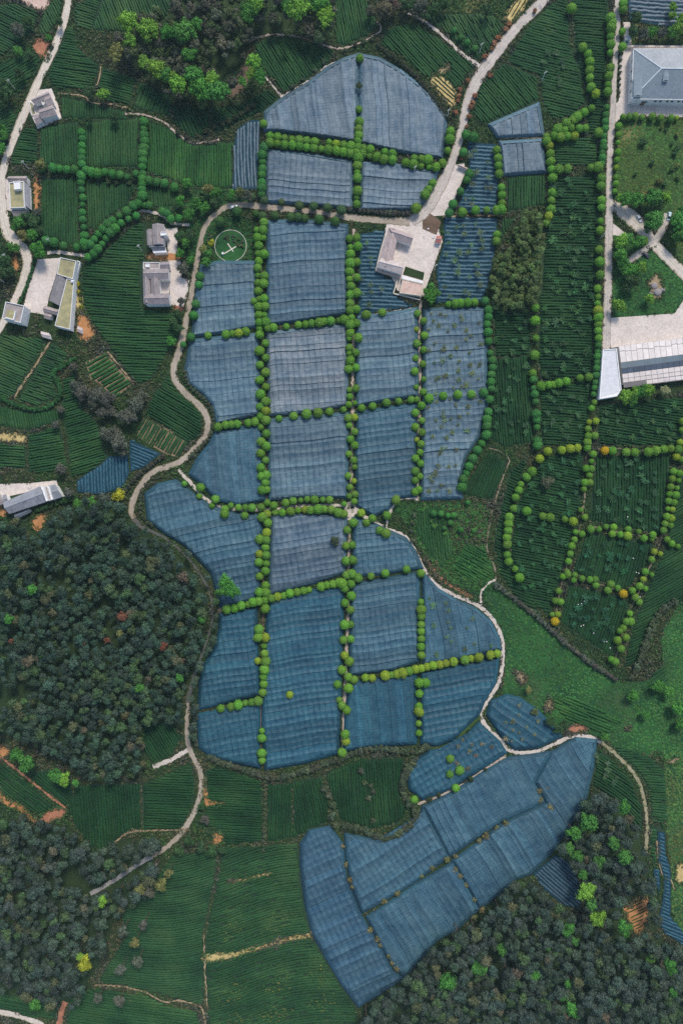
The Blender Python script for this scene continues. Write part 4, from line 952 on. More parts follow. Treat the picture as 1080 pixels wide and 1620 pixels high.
# ------------------------------------------------------------------ clipped round trees in rows
GN = (0.120, 0.275, 0.042); GD = (0.058, 0.205, 0.055); GL = (0.130, 0.285, 0.040); GYL = (0.22, 0.32, 0.035); GO = (0.50, 0.34, 0.02)
ROWS = [
 # row phrase, end it is counted from, points, colour
 ('the upright row between the two upper tea plots', 'top', [(130,210),(131,220),(131,231),(130,241),(130,251),(130,260),(129,278),(129,289),(130,301),(131,313),(131,324),(131,337),(132,348),(133,360),(134,373),(133,384)], GD),
 ('the upright row beside the green upper plot', 'top', [(228,193),(228,204),(228,214),(229,224),(228,234),(227,243),(227,254),(226,264),(226,275),(225,283),(225,292),(225,300),(225,309)], GD),
 ('the level row across the upper tea plots', 'west', [(66,265),(84,266),(95,267),(107,268),(118,268),(137,270),(146,272),(155,274),(166,273),(178,275),(190,277),(201,280),(215,275),(236,285),(248,288),(261,290),(276,296)], GD),
 ('the lower file of the slanting avenue', 'bottom', [(140,407),(148,402),(155,394),(162,386),(168,377),(175,368),(183,361),(192,353),(204,346),(216,341)], GD),
 ('the upper file of the slanting avenue', 'bottom', [(135,390),(143,387),(150,379),(157,370),(164,363),(171,355),(179,349),(189,341),(201,334),(212,325),(219,322),(229,325),(237,325)], GD),
 ('the small group beside the grey-roofed house', 'west', [(257,335),(265,338),(270,347),(283,345)], GD),
 ('the level line above the mossy long house', 'west', [(73,380),(86,383),(101,388),(122,391)], GD),
 ('the western double column, upper part', 'top', [(417,352),(406,364),(416,364),(407,376),(416,376),(409,389),(408,401),(418,402),(409,413),(408,424),(408,436),(418,437),(408,448),(417,448),(409,460),(410,473),(418,472),(402,477),(409,485),(419,485),(409,498),(418,498),(410,510),(420,509),(410,520),(424,519),(432,518),(411,529)], GN),
 ('the level row above the lightest net', 'west', [(453,516),(472,514),(483,513),(493,512),(505,510),(513,509),(523,508),(536,507)], GN),
 ('the short row between the two western nets', 'west', [(329,531),(358,529),(368,528),(378,527),(389,525)], GN),
 ('the dirt road verge beside the circular garden net', 'top', [(316,437),(315,450),(310,481),(306,499),(302,533),(290,545)], GD),
 ('the lower verge of the dirt road above the banded net', 'west', [(348,350),(375,335),(405,338),(415,342),(435,341),(460,343),(471,344),(482,345),(505,347),(530,350)], (0.055, 0.12, 0.04)),
 ('the upper verge of the dirt road', 'west', [(398,312),(418,317),(445,320),(473,325),(496,326),(518,329),(540,332)], (0.06, 0.11, 0.05)),
 ('the upper file of the double row under the top nets', 'west', [(417,196),(427,215),(439,217),(450,219),(462,221),(474,222),(485,223),(497,225),(520,226),(532,228),(543,230),(555,232),(566,234),(574,235),(585,236),(608,241),(620,244)], GN),
 ('the lower file of the double row under the top nets', 'west', [(427,226),(438,227),(450,229),(462,230),(473,231),(485,233),(496,234),(508,235),(520,237),(532,238),(543,240),(554,242),(564,242),(573,243),(584,247),(596,248),(607,252),(620,253)], GN),
 ('the short upright row beside the upright striped net', 'top', [(417,233),(415,245),(415,256),(415,267),(414,277),(414,289),(414,298),(414,307)], GD),
 ('the double row ending at the upper road', 'west', [(641,257),(654,260),(655,250),(666,252),(666,263),(677,253),(678,264),(689,264),(700,258)], GN),
 ('the upright row dividing the top nets', 'top', [(569,92),(568,173),(568,193),(567,204),(567,214),(566,224),(566,250),(565,262),(565,272),(565,282),(565,302),(564,312),(564,323)], GN),
 ('the west verge of the upper road', 'top', [(712,208),(711,220),(707,238),(684,290),(677,300),(672,308),(658,329)], GN),
 ('the east verge of the upper road', 'top', [(736,213),(749,217),(732,241),(742,275),(738,285),(728,303),(716,323),(710,337)], GD),
 ('the level row between two striped nets', 'west', [(731,336),(752,333),(769,333),(785,333),(793,332)], GN),
 ('the upright row beside the two small nets', 'top', [(785,238),(787,250),(788,262),(789,275),(793,297),(793,309),(793,321),(786,371),(784,382)], GN),
 ('the west side of the central path, upper stretch', 'top', [(553,378),(554,391),(554,403),(554,416),(553,430),(553,442),(555,454),(554,466),(554,480),(554,491),(555,503),(544,505),(554,513),(554,526),(552,535),(553,550),(553,559),(554,571),(551,583)], GN),
 ('the east side of the central path, upper stretch', 'top', [(564,376),(566,390),(564,415),(564,439),(564,463),(564,489),(564,511),(566,534),(563,558),(563,582)], GN),
 ('the two balls below the striped net', 'west', [(579,498),(604,494)], GN),
 ('the short row below the wavy striped net', 'west', [(709,481),(719,480),(728,479),(739,479),(750,478)], GN),
 ('the long curved row beside the sapling-dotted net', 'top', [(767,476),(772,490),(772,502),(770,513),(771,526),(772,540),(775,559),(778,570),(778,581),(777,593),(776,604),(776,615),(764,622),(774,632),(772,651),(770,663),(770,674),(769,688),(762,701),(755,712),(748,726),(741,737),(737,748),(733,758),(730,770)], GD),
 ('the path below the courtyard house', 'top', [(660,496),(669,507),(658,521),(671,531),(659,543),(670,553),(657,566),(668,576),(656,588),(670,600),(658,613),(669,620),(650,632),(659,632),(667,642),(657,653),(667,665),(657,676),(667,684),(659,696),(665,702),(664,716),(657,725),(665,733),(657,745),(664,753),(656,760),(656,778),(662,775)], GN),
 ('the cross row east of the central path', 'west', [(572,645),(589,642),(611,637),(630,635),(678,630),(701,626),(724,625),(745,624)], GN),
 ('the central path, middle stretch', 'top', [(563,614),(552,617),(553,628),(561,638),(552,640),(561,660),(551,661),(552,673),(561,683),(554,695),(561,704),(552,718),(560,728),(561,739),(551,753),(560,761),(553,771),(561,782),(552,785),(560,793),(544,797)], GN),
 ('the level row below the lightest net', 'west', [(441,662),(464,658),(485,655),(503,653),(521,651),(543,648)], GN),
 ('the western double column, middle part', 'top', [(420,543),(411,555),(420,566),(411,577),(420,589),(411,601),(420,612),(412,624),(421,635),(412,643),(421,650),(412,659),(421,665),(412,676),(421,686),(413,699),(421,706),(413,717),(420,728),(413,740),(414,753),(421,752),(420,763),(414,775),(422,774)], GN),
 ('the short row inside the second dirt road bend', 'west', [(345,675),(357,672),(366,671),(376,671),(393,669),(403,667)], GN),
 ('the upper side of the curved path', 'west', [(292,765),(317,771),(315,785),(341,790),(335,800),(356,805),(365,800),(377,803),(388,803),(399,803),(413,803),(423,795),(433,800),(452,796),(464,793),(476,792),(486,790),(498,790),(510,791),(521,791)], GN),
 ('the lower side of the curved path', 'west', [(355,813),(387,816),(415,818),(423,813),(435,811),(447,811),(460,809),(471,807),(482,806),(491,807),(503,806),(513,806),(524,806),(535,811)], GL),
 ('the western double column, lower part', 'top', [(424,827),(422,842),(411,853),(421,854),(420,866),(410,876),(421,878),(410,889),(421,891),(420,903),(411,912),(420,926),(410,937),(421,937),(419,949),(420,963),(410,996),(409,1008),(420,1009),(418,1022),(418,1034),(408,1045),(420,1046),(418,1059),(417,1071),(417,1082),(416,1095)], GL),
 ('the long slanting cross row below the curved path', 'west', [(359,964),(371,962),(382,958),(392,956),(401,953),(410,951),(429,947),(439,944),(449,942),(459,939),(470,937),(480,935),(489,933),(508,928),(517,926),(527,924),(537,922)], GL),
 ('the short row on the lower western net', 'west', [(350,1121),(365,1118),(377,1115),(388,1112),(398,1111),(408,1109)], GN),
 ('the lowest western column above the dark hedge', 'top', [(414,1156),(414,1168),(414,1191),(414,1203)], GN),
 ('the central path, lower stretch', 'top', [(544,813),(571,812),(559,827),(549,838),(547,863),(557,862),(547,887),(557,886),(548,910),(556,908),(541,922),(555,923),(545,931),(556,942),(546,954),(554,965),(545,988),(554,988),(543,1012),(554,1011),(545,1037),(552,1046),(541,1060),(551,1071),(560,1075),(534,1083),(551,1089),(541,1116),(536,1107),(548,1124),(546,1162),(547,1173),(541,1190)], GL),
 ('the level row below the path crossing', 'west', [(566,914),(587,911),(609,907),(643,901),(665,907)], GN),
 ('the winding path just below the crossing', 'west', [(579,827),(589,820),(601,839),(611,844),(612,815),(626,791)], GN),
 ('the upright row in the path bend', 'top', [(665,952),(666,964),(666,975),(666,988),(666,999),(666,1011),(666,1023),(666,1036)], GL),
 ('the slanting row reaching the winding path', 'west', [(578,1072),(589,1072),(609,1069),(619,1067),(628,1066),(637,1064),(647,1062),(657,1059),(666,1057),(675,1055),(685,1053),(695,1051),(705,1049),(717,1047),(735,1044),(745,1042),(757,1040),(775,1036),(786,1034)], GYL),
 ('the upright row above the grassy balk', 'top', [(663,1080),(673,1080),(663,1097),(662,1117),(662,1126),(662,1144),(662,1160)], GL),
 ('the irregular blue net', 'top', [(712,1200),(727,1219),(711,1225),(721,1247),(655,1265)], GN),
 ('the tall teal-blue net, standing alone', 'top', [(458,1099)], GYL),
 ('the curved row on the broad upper slope', 'top', [(903,14),(921,75),(930,86),(932,98),(932,111),(932,123),(934,138),(941,149),(935,172),(923,178),(912,185),(905,190),(895,195),(887,200)], GL),
 ('the knot of trees where the curved rows meet', 'top', [(902,203),(915,203),(925,203),(892,206),(881,205),(946,210),(908,215),(876,215),(896,216),(864,216),(886,217)], GN),
 ('the upright row west of the long dark slope', 'top', [(864,223),(868,231),(870,243),(870,256),(871,268),(873,282),(872,305),(871,317),(870,331),(867,342),(863,353),(846,487),(845,507),(847,535),(845,562),(842,590)], GL),
 ('the level row above the long dark slope', 'west', [(883,268),(897,267),(934,265),(946,264)], GN),
 ('the column beside the square tea plot', 'top', [(843,600),(844,614),(845,624),(847,635),(847,655),(848,664),(849,676),(849,697),(850,704)], GD),
 ('the level row above the square tea plot', 'west', [(855,611),(867,609),(875,608),(883,606),(895,604),(917,598),(930,597)], GN),
 ('the level row west of the tea grid corner', 'west', [(853,726),(866,714),(888,712),(901,710),(912,709)], GYL),
 ('the curved row round the western tea plot', 'top', [(840,746),(832,755),(823,766),(820,776),(815,787),(812,805),(805,818),(804,828),(803,839),(801,850),(802,861),(802,878),(804,888),(814,900),(821,914)], GN),
 ('the upper row of the tea grid', 'west', [(968,713),(990,715),(1003,715),(1025,715),(1036,713),(1049,711),(1060,710),(1072,711)], GL),
 ('the outer double column of the tea grid', 'top', [(1079,667),(1078,680),(1075,700),(1069,723),(1077,727),(1064,746),(1074,749),(1062,758),(1072,760),(1060,770),(1070,772),(1058,782),(1068,783),(1056,793),(1065,795),(1055,805),(1062,806),(1054,817),(1061,820),(1051,829),(1060,831),(1048,839)], GL),
 ('the level row in the curved western plot', 'west', [(833,808),(858,817),(869,818),(893,822),(906,825)], GN),
 ('the inner double column of the tea grid', 'top', [(939,637),(935,646),(931,668),(942,666),(929,678),(940,689),(930,690),(928,700),(928,708),(937,718),(935,730),(926,741),(935,742),(932,752),(924,763),(932,764),(923,774),(918,807),(924,818)], GL),
 ('the slanting inner column of the tea grid', 'top', [(910,842),(920,845),(908,854),(904,864),(901,876),(898,888),(896,905),(890,912),(883,935),(878,950),(886,952),(873,972),(881,972)], GL),
 ('the middle cross row of the tea grid', 'west', [(934,837),(946,837),(958,833),(970,834),(968,844),(980,845),(993,838),(992,848),(1009,841),(1018,852),(1032,846),(1030,853)], GL),
 ('the lower cross row of the tea grid', 'west', [(897,909),(908,909),(907,918),(920,915),(932,917),(941,917),(942,926),(961,933),(965,925),(976,930)], GN),
 ('the slanting outer column of the tea grid', 'top', [(1054,853),(1062,860),(1072,865),(1034,873),(1044,876),(1030,885),(1020,905),(1030,909),(1017,916),(1011,927),(1020,931),(999,934),(1004,945),(1010,952),(995,970),(990,983),(997,983),(985,993),(980,998),(989,1008),(976,1013),(981,1026),(966,1043),(973,1047)], GL),
 ('the service road, uppermost stretch', 'top', [(985,5),(985,15),(965,28),(967,37),(966,46),(983,50),(965,58),(965,70),(984,75),(964,84),(964,108),(962,121),(961,134),(960,146)], GN),
 ('the service road opposite the white hall corner', 'top', [(959,171),(958,182),(957,193),(956,204),(955,215),(954,225),(953,233),(952,242),(952,250),(951,259)], GD),
 ('the service road beside the long dark slope', 'top', [(951,282),(950,294),(951,317),(951,328),(949,350),(948,365),(947,395),(948,415),(948,435),(945,457),(945,470),(944,480),(945,491),(946,502),(946,513),(945,523),(946,535)], GN),
 ('the hedge-like row beside the panel-roofed shed', 'top', [(945,546),(944,557),(944,564),(944,573),(943,583),(942,594),(941,605),(940,614),(938,624)], GD),
 ('the lawn edge below the white hall', 'west', [(985,185),(994,185),(1004,184),(1015,185),(1031,184),(1044,186),(1060,187),(1069,187)], GN),
 ('the service road verge beside the olive meadow', 'top', [(978,199),(977,213),(976,225),(977,241),(975,253),(974,265),(974,281),(973,291),(972,303)], GN),
 ('the slope beside the slanting top path', 'top', [(718,48),(728,59),(739,67),(750,77)], GD),
 ('the grassy slope above the winding path', 'west', [(686,812),(697,813),(708,815),(717,815),(702,835),(712,827),(728,838),(749,840),(739,795)], GD),
]
small = {'the slope beside the slanting top path': 4.6, 'the grassy slope above the winding path': 4.6, 'the service road verge beside the olive meadow': 4.8, 'the lawn edge below the white hall': 5,
         'the lower cross row of the tea grid': 5.4, 'the middle cross row of the tea grid': 5.6, 'the hedge-like row beside the panel-roofed shed': 5.6, 'the service road opposite the white hall corner': 5.6,
         'the outer double column of the tea grid': 5.4, 'the slanting outer column of the tea grid': 5.4, 'the slanting inner column of the tea grid': 5.3, 'the inner double column of the tea grid': 5.4,
         'the central path, middle stretch': 5.5, 'the upper side of the curved path': 5.8, 'the path below the courtyard house': 5.7}
alltrees = []
for ri, (phrase, end, pts, colr) in enumerate(ROWS):
    r0 = small.get(phrase, 6.6) * 1.07
    for i, (x, y) in enumerate(pts):
        c = vary(colr, 0.16, 0.12)
        q = random.random()
        if colr in (GL, GYL) and q < 0.25: c = vary(GN, 0.15)
        elif colr is GL and q > 0.885 or colr is GN and q > 0.97: c = vary(GYL, 0.15)
        elif colr is GL and q > 0.85: c = vary(GN, 0.2)
        nm = {'top': 'top end', 'bottom': 'bottom end', 'west': 'west end'}[end]
        lb = 'single clipped ball tree on %s' % phrase if len(pts) == 1 else '%s ball tree from %s of %s' % (ordinal(i + 1), end, phrase.replace('the ', '', 1) if len(phrase.split()) > 10 else phrase)
        alltrees.append([r0 * random.choice([random.uniform(0.9, 1.12), random.uniform(0.72, 1.18)]), x + random.uniform(-.5, .5), y + random.uniform(-.5, .5), c, lb, ri])
for x, y, lb in ((956,713,'lone orange-yellow clipped tree at the head of the tea grid'), (985,939,'orange-yellow clipped tree on the lower cross row of the tea grid'), (877,983,'yellow clipped tree at the foot of the inner tea grid column'), (420,1046,'golden clipped tree among the lower western column')):
    alltrees.append([6.9, x, y, vary((0.50, 0.34, 0.015), 0.1), lb, 99])
order_ = sorted(range(len(alltrees)), key=lambda i: -alltrees[i][0])
keep = set(order_[:300])
for i in sorted(keep):
    r_, x, y, c, lb, ri = alltrees[i]
    plant('round', x, y, r_, c, lb, 'clipped tree', 'round clipped trees in rows', stretch=1.0)
merged('round', [(t[1], t[2], t[0], t[3], None, 1.0) for i, t in enumerate(alltrees) if i not in keep], 'clipped_tree_rows', 'smaller round clipped trees filling out the rows along paths and plots', 'clipped trees')

# ------------------------------------------------------------------ woods
def scatter(poly, sp, jit=0.42, occ=True, keep_out=()):
    P = np.asarray(poly, float); x0, y0 = P.min(0); x1, y1 = P.max(0); out = []
    ys = np.arange(y0, y1 + sp, sp * 0.87)
    for j, yy in enumerate(ys):
        for xx in np.arange(x0, x1 + sp, sp) + (sp / 2 if j % 2 else 0):
            out.append((xx + rng.normal(0, sp * jit * 0.5), yy + rng.normal(0, sp * jit * 0.5)))
    out = np.array(out); m = inside(out, P)
    if occ:
        q = np.clip(out, [0, 0], [1079, 1619]); m &= free(q[:, 0], q[:, 1])
    for kp in keep_out: m &= ~inside(out, kp)
    return out[m]
FC = (0.052, 0.092, 0.066); FB = (0.060, 0.090, 0.071); FGy = (0.064, 0.098, 0.072)
holes1 = ([(-5,1085),(50,1078),(62,1090),(40,1108),(-5,1112)], [(95,912),(115,908),(112,918),(92,922)], [(188,860),(202,856),(205,872),(190,872)], [(140,950),(165,940),(172,955),(150,962)], [(105,1012),(118,1010),(118,1025),(104,1024)], [(85,900),(70,912),(90,914)])
WOODS = [
 ('large', 'the large dark wood beside the netted fields', [(-10,838),(30,822),(60,838),(85,815),(140,787),(195,797),(212,828),(252,853),(292,886),(322,930),(331,968),(323,1015),(303,1055),(290,1105),(288,1150),(260,1142),(228,1150),(222,1180),(240,1200),(215,1220),(165,1237),(127,1228),(105,1200),(60,1180),(20,1165),(-10,1160)], FC, 11.0, holes1),
 ('large', 'the narrow wooded fringe along the dim lane', [(300,1075),(318,1045),(336,1005),(344,968),(338,930),(320,900),(290,868),(262,848),(268,846),(300,866),(326,892),(344,925),(352,968),(346,1005),(330,1045),(316,1080),(312,1180),(303,1180),(304,1110)], FGy, 9.0, ()),
 ('lower', 'the lower wood beside the pale road corner', [(-10,1298),(60,1290),(112,1312),(150,1352),(200,1326),(252,1332),(262,1362),(235,1415),(180,1452),(172,1492),(150,1540),(118,1592),(85,1592),(-10,1562)], FB, 12.0, ([(95,1370),(125,1362),(140,1385),(120,1405),(100,1395)], [(85,1450),(110,1455),(105,1470)], [(0,1408),(30,1410),(28,1420),(0,1420)])),
 ('bottom', 'the slanting wood along the bottom edge', [(565,1628),(575,1600),(600,1580),(640,1548),(680,1506),(720,1476),(760,1455),(802,1405),(838,1390),(880,1432),(920,1462),(985,1480),(1035,1478),(1088,1512),(1088,1628)], FB, 12.0, ([(770,1498),(790,1510),(785,1530),(770,1530)],)),
 ('mixed', 'the mixed wood beside the slanting nets', [(888,1335),(918,1268),(935,1250),(958,1255),(985,1278),(1010,1312),(1018,1345),(1028,1390),(1040,1420),(1038,1470),(1028,1475),(1026,1425),(1015,1412),(985,1428),(975,1470),(950,1462),(925,1455),(918,1395),(885,1350)], FB, 12.5, ()),
 ('hill', 'the brownish hill grove at the top', [(185,58),(215,28),(275,18),(300,-8),(525,-8),(532,58),(500,62),(425,50),(395,62),(392,95),(400,140),(358,160),(325,170),(270,150),(240,135),(208,100)], (0.112, 0.122, 0.086), 13.0, ([(340,95),(356,88),(372,110),(365,140),(345,140)], [(400,30),(440,40),(480,42),(470,52),(425,50),(398,60)])),
 ('grove', 'the dense olive grove beside the long dark slope', [(824,332),(850,332),(860,365),(856,440),(852,484),(782,488),(776,432),(784,402),(812,390)], (0.125, 0.185, 0.068), 8.0, ()),
]
BG = (0.165, 0.330, 0.045); BM = (0.075, 0.235, 0.045); BD = (0.050, 0.105, 0.042); BO = (0.180, 0.190, 0.070); RD = (0.20, 0.085, 0.05); YW = (0.34, 0.36, 0.03); GRY = (0.105, 0.115, 0.092)
CN = {BG: 'bright green', BM: 'fresh green', BD: 'dark green', BO: 'olive', RD: 'reddish', YW: 'yellow', GRY: 'grey-green'}
BROAD = {
 'the bright clumps of the hill grove': [(203,37,13,BG),(235,50,15,BG),(207,65,9,BG),(186,85,12,BO),(266,54,10,BM),(231,100,9,BG),(249,112,12,BG),(264,122,11,BM),(282,135,12,BG),(293,54,15,BM),(311,40,9,BM),(300,90,11,BM),(276,126,9,BG),(306,122,13,BM),(318,143,15,BM),(337,128,12,BG),(347,148,15,BM),(402,100,11,BG),(397,118,9,BG),(412,122,11,BM),(384,130,7,BM)],
 'the top edge above the wedge tea plot': [(395,22,13,BM),(404,8,13,BG),(390,30,8,BM),(470,18,17,BG),(458,12,11,BM),(510,10,12,BM),(516,28,13,BG),(492,6,10,BM)],
 'the wood edge beside the brown track': [(28,1192,11,BM),(45,1205,14,BM),(92,1226,12,BM),(102,1232,11,BG),(120,1238,6,BM)],
 'the banded net at the wood edge': [(357,922,13,BM),(368,935,13,BM),(352,935,10,BM)],
 'the large dark wood, poking from its canopy': [(52,932,8,BM),(15,980,8,BM),(222,1087,9,BM),(66,1036,5,BM),(195,975,8,RD),(258,1022,7,RD),(190,1002,6,BO),(170,1012,5.5,RD),(132,1018,4.5,RD),(18,1014,4,RD),(320,980,7,BM),(285,1072,7,BM)],
 'the lower wood, poking from its canopy': [(135,1522,12,YW),(57,1588,9,BM),(163,1425,9,BG),(128,1512,7,BG)],
 'the slanting bottom wood': [(794,1499,10,BM),(757,1530,13,BM),(706,1549,14,BM),(897,1468,12,BM),(908,1488,7,BM),(864,1496,7,BM),(844,1542,10,BM),(904,1595,13,BM),(888,1574,8,BM),(897,1555,7,BM),(1026,1515,8,BG),(1056,1520,10,BM),(1062,1532,9,BM),(1062,1568,8,BM)],
 'the mixed wood beside the slanting nets': [(928,1298,15,BM),(907,1315,12,BM),(984,1275,11,BM),(968,1332,11,BM),(945,1362,12,BM),(912,1352,10,BM),(985,1354,12,BM),(926,1408,14,BG),(934,1430,9,BM),(944,1450,13,BG),(985,1467,12,BM),(920,1382,8,BM),(900,1340,9,BM)],
 'the garden drives beside the service road': [(978,315,8,BG),(988,317,11,BM),(1005,316,12,BM),(1018,312,10,BO),(1032,314,14,BM),(1049,315,11,BG),(1036,322,12,BD),(1033,350,15,BM),(1025,357,11,BD),(980,383,12,BG),(992,380,10,BM),(1008,384,11,BM),(1017,382,8,BG),(980,405,12,BM),(984,418,10,BM),(998,428,12,BM),(1012,424,10,BG),(1000,445,12,BD),(978,485,11,BG),(1070,352,15,BM),(1074,375,13,BM),(1066,365,10,BD),(1076,335,11,BM),(1026,472,8,BG),(990,455,9,BD)],
 'the foot of the panel-roofed shed': [(989,628,11,BG),(998,632,10,BM),(1003,622,10,BG),(1013,618,11,BM),(1022,617,11,BG),(1050,617,8,(0.42,0.40,0.22))],
 'the yard of the mossy long house': [(62,398,14,BM)],
 'the courtyard house wall': [(680,457,9,BM),(680,470,11,BM),(688,465,8,BM),(675,462,7,BM)],
 'the grey trees between the small tea plots': [(118,580,8,GRY),(122,612,11,GRY),(133,622,12,GRY),(152,625,12,GRY),(148,640,9,GRY),(172,632,13,GRY),(164,654,10,GRY),(178,650,9,GRY),(203,660,14,GRY),(217,640,13,GRY),(226,628,9,GRY),(172,688,13,GRY),(190,702,14,GRY),(183,684,11,GRY),(196,716,8,GRY),(88,672,7,GRY),(98,648,6,GRY)],
 'the bank above the dim lane': [(189,783,10,YW),(146,795,9,BM),(124,796,8,BM),(110,780,9,GRY),(98,742,9,GRY),(165,788,9,GRY)],
 'the tea strip beside the tan lane house': [(165,150,10,BG),(143,147,10,BD),(182,186,8,BD),(142,190,6,BD)],
 'the lane bank at the upper corner': [(45,35,9,BD),(30,50,11,GRY),(30,82,8,BM),(48,88,8,BD),(10,150,12,BD),(6,135,9,BD),(5,165,9,BD),(5,205,8,BM),(8,215,8,BM),(5,235,8,BM),(95,35,7,BD),(33,118,9,BD),(78,60,6,BM)],
 'the top edge beside the slanting path': [(608,18,15,(0.13,0.105,0.075)),(622,8,11,(0.13,0.105,0.075)),(645,8,12,BD),(665,12,12,GRY),(685,18,12,BD),(585,20,9,GRY),(700,10,10,BD),(770,18,10,BD),(655,25,8,GRY)],
 'the lane bend opposite the mossy long house': [(8,395,9,BD),(18,392,8,BM),(8,412,10,BD),(18,430,8,BD),(5,432,9,BD),(28,392,7,BM)],
 'the weedy bank beside the small lane house': [(32,352,10,BM),(44,345,9,BD),(55,352,10,BD),(60,338,8,GRY),(38,372,9,BO),(52,372,9,BM),(24,360,7,BM),(64,365,7,BD),(66,262,9,BO)],
 'the bank between dirt road and grey houses': [(284,375,9,BD),(294,385,8,BM),(302,372,8,BD),(286,402,8,BM),(302,412,7,BM),(290,425,10,GRY),(287,477,7,GRY),(282,498,8,BD),(275,510,8,BD),(283,520,8,BD),(272,540,8,BM),(330,402,8,BM),(322,395,7,BO),(335,385,6,YW),(326,415,8,BM)],
 'the bushy verge above the house lane': [(296,292,9,BM),(330,300,10,BO),(342,305,9,BM),(312,322,9,BM),(325,330,9,BM),(338,322,8,BD),(300,340,9,BM),(285,318,8,BM),(366,308,8,BM),(392,310,9,GRY),(380,305,8,BO)],
 'the weedy strip above the white hall': [(1000,52,10,BD),(1015,55,10,GRY),(1030,52,10,BM),(1045,54,9,GRY),(1060,54,10,BM),(1070,48,11,BG),(1080,56,9,BD),(1005,30,10,BD),(1063,12,7,BG),(1062,26,7,BG),(1076,30,7,BG)],
 'the meadow edge beside the triangular net': [(835,1092,6,BO),(845,1125,6,BO),(870,1140,9,BD),(882,1152,9,BD),(893,1146,8,BD),(1000,1100,9,BM),(1040,1085,10,BM),(1055,1095,10,BM),(1020,1130,8,BM),(1070,1120,11,BM),(1075,1145,10,BM),(955,1165,7,BM)],
 'the dark slope beside the lower wood edge': [(195,1472,9,GRY),(228,1462,8,GRY),(214,1490,8,BO),(218,1520,9,GRY),(192,1533,9,GRY),(157,1577,8,GRY),(190,1582,9,GRY),(255,1398,10,BO),(238,1410,9,GRY),(222,1405,9,BO),(267,1380,7,BO)],
 'the shrubby corner beside the lower road': [(300,1330,9,BD),(318,1340,9,BD),(325,1295,8,GRY),(318,1275,6,BD),(335,1345,9,BD),(285,1345,8,BD),(352,1345,7,BD)],
}
BTREES = [t[:3] for v in BROAD.values() for t in v]
forest = []
for key, where, poly, colr, sp, holes in WOODS:
    zc = {'large': 9.0, 'lower': 10.0, 'bottom': 12.0, 'mixed': 9.0, 'hill': 8.0, 'grove': 6.0}[key]
    for x, y in scatter(poly, sp, 0.62, keep_out=holes):
        c = vary(colr, 0.34, 0.10)
        if any((x - bx) ** 2 + (y - by) ** 2 < (br * 0.85) ** 2 for bx, by, br in BTREES): continue
        if key == 'hill' and random.random() < 0.3: c = vary((0.09, 0.13, 0.055), 0.2)
        q = random.random()
        if key != 'grove' and q < 0.008: c = vary((0.13, 0.115, 0.08), 0.2)
        elif key != 'grove' and q < 0.12: c = vary((0.075, 0.130, 0.058), 0.2)
        elif key != 'grove' and q < 0.165: c = vary((0.110, 0.125, 0.066), 0.2)
        if key != 'grove' and random.random() < 0.05: continue
        forest.append([sp * ((0.46 + 0.50 * random.random() ** 1.3) if key != 'grove' else random.uniform(0.58, 0.95)), x, y, c, zc + random.uniform(-3.5, 2.5), key, where, random.uniform(1.0, 1.45)])
order_ = sorted(range(len(forest)), key=lambda i: -forest[i][0]); keep = set(order_[:300])
for i in sorted(keep):
    r_, x, y, c, zc, key, where, st = forest[i]
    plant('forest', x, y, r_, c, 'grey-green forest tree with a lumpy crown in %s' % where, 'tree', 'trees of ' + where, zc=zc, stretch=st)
for where in dict.fromkeys(f[6] for f in forest):
    it = [(f[1], f[2], f[0], f[3], f[4], f[7]) for i, f in enumerate(forest) if i not in keep and f[6] == where]
    if it: merged('forest', it, 'woodland', 'closed canopy filling ' + where, 'woodland')

# ------------------------------------------------------------------ single broadleaf trees
for where, items in BROAD.items():
    its = sorted(items, key=lambda t: t[0]); cnt = {}
    tot = {}
    for t in its: tot[CN.get(t[3], 'pale')] = tot.get(CN.get(t[3], 'pale'), 0) + 1
    for x, y, r_, c in its:
        cn = CN.get(c, 'pale'); cnt[cn] = cnt.get(cn, 0) + 1
        lb = '%s broadleaf tree at %s' % (cn, where) if tot[cn] == 1 else '%s %s tree from the west at %s' % (ordinal(cnt[cn]), cn, where)
        inwood = any(k in where for k in ('wood', 'canopy', 'hill', 'top edge above'))
        plant('broad', x, y, r_ * (1.22 if 'hill grove' in where or 'top edge above' in where else 1.05), vary(c, 0.14, 0.08), lb, 'tree', 'single broadleaf trees', zc=(11.0 if inwood else r_ * S * 0.9 + 1.5), stretch=1.1)

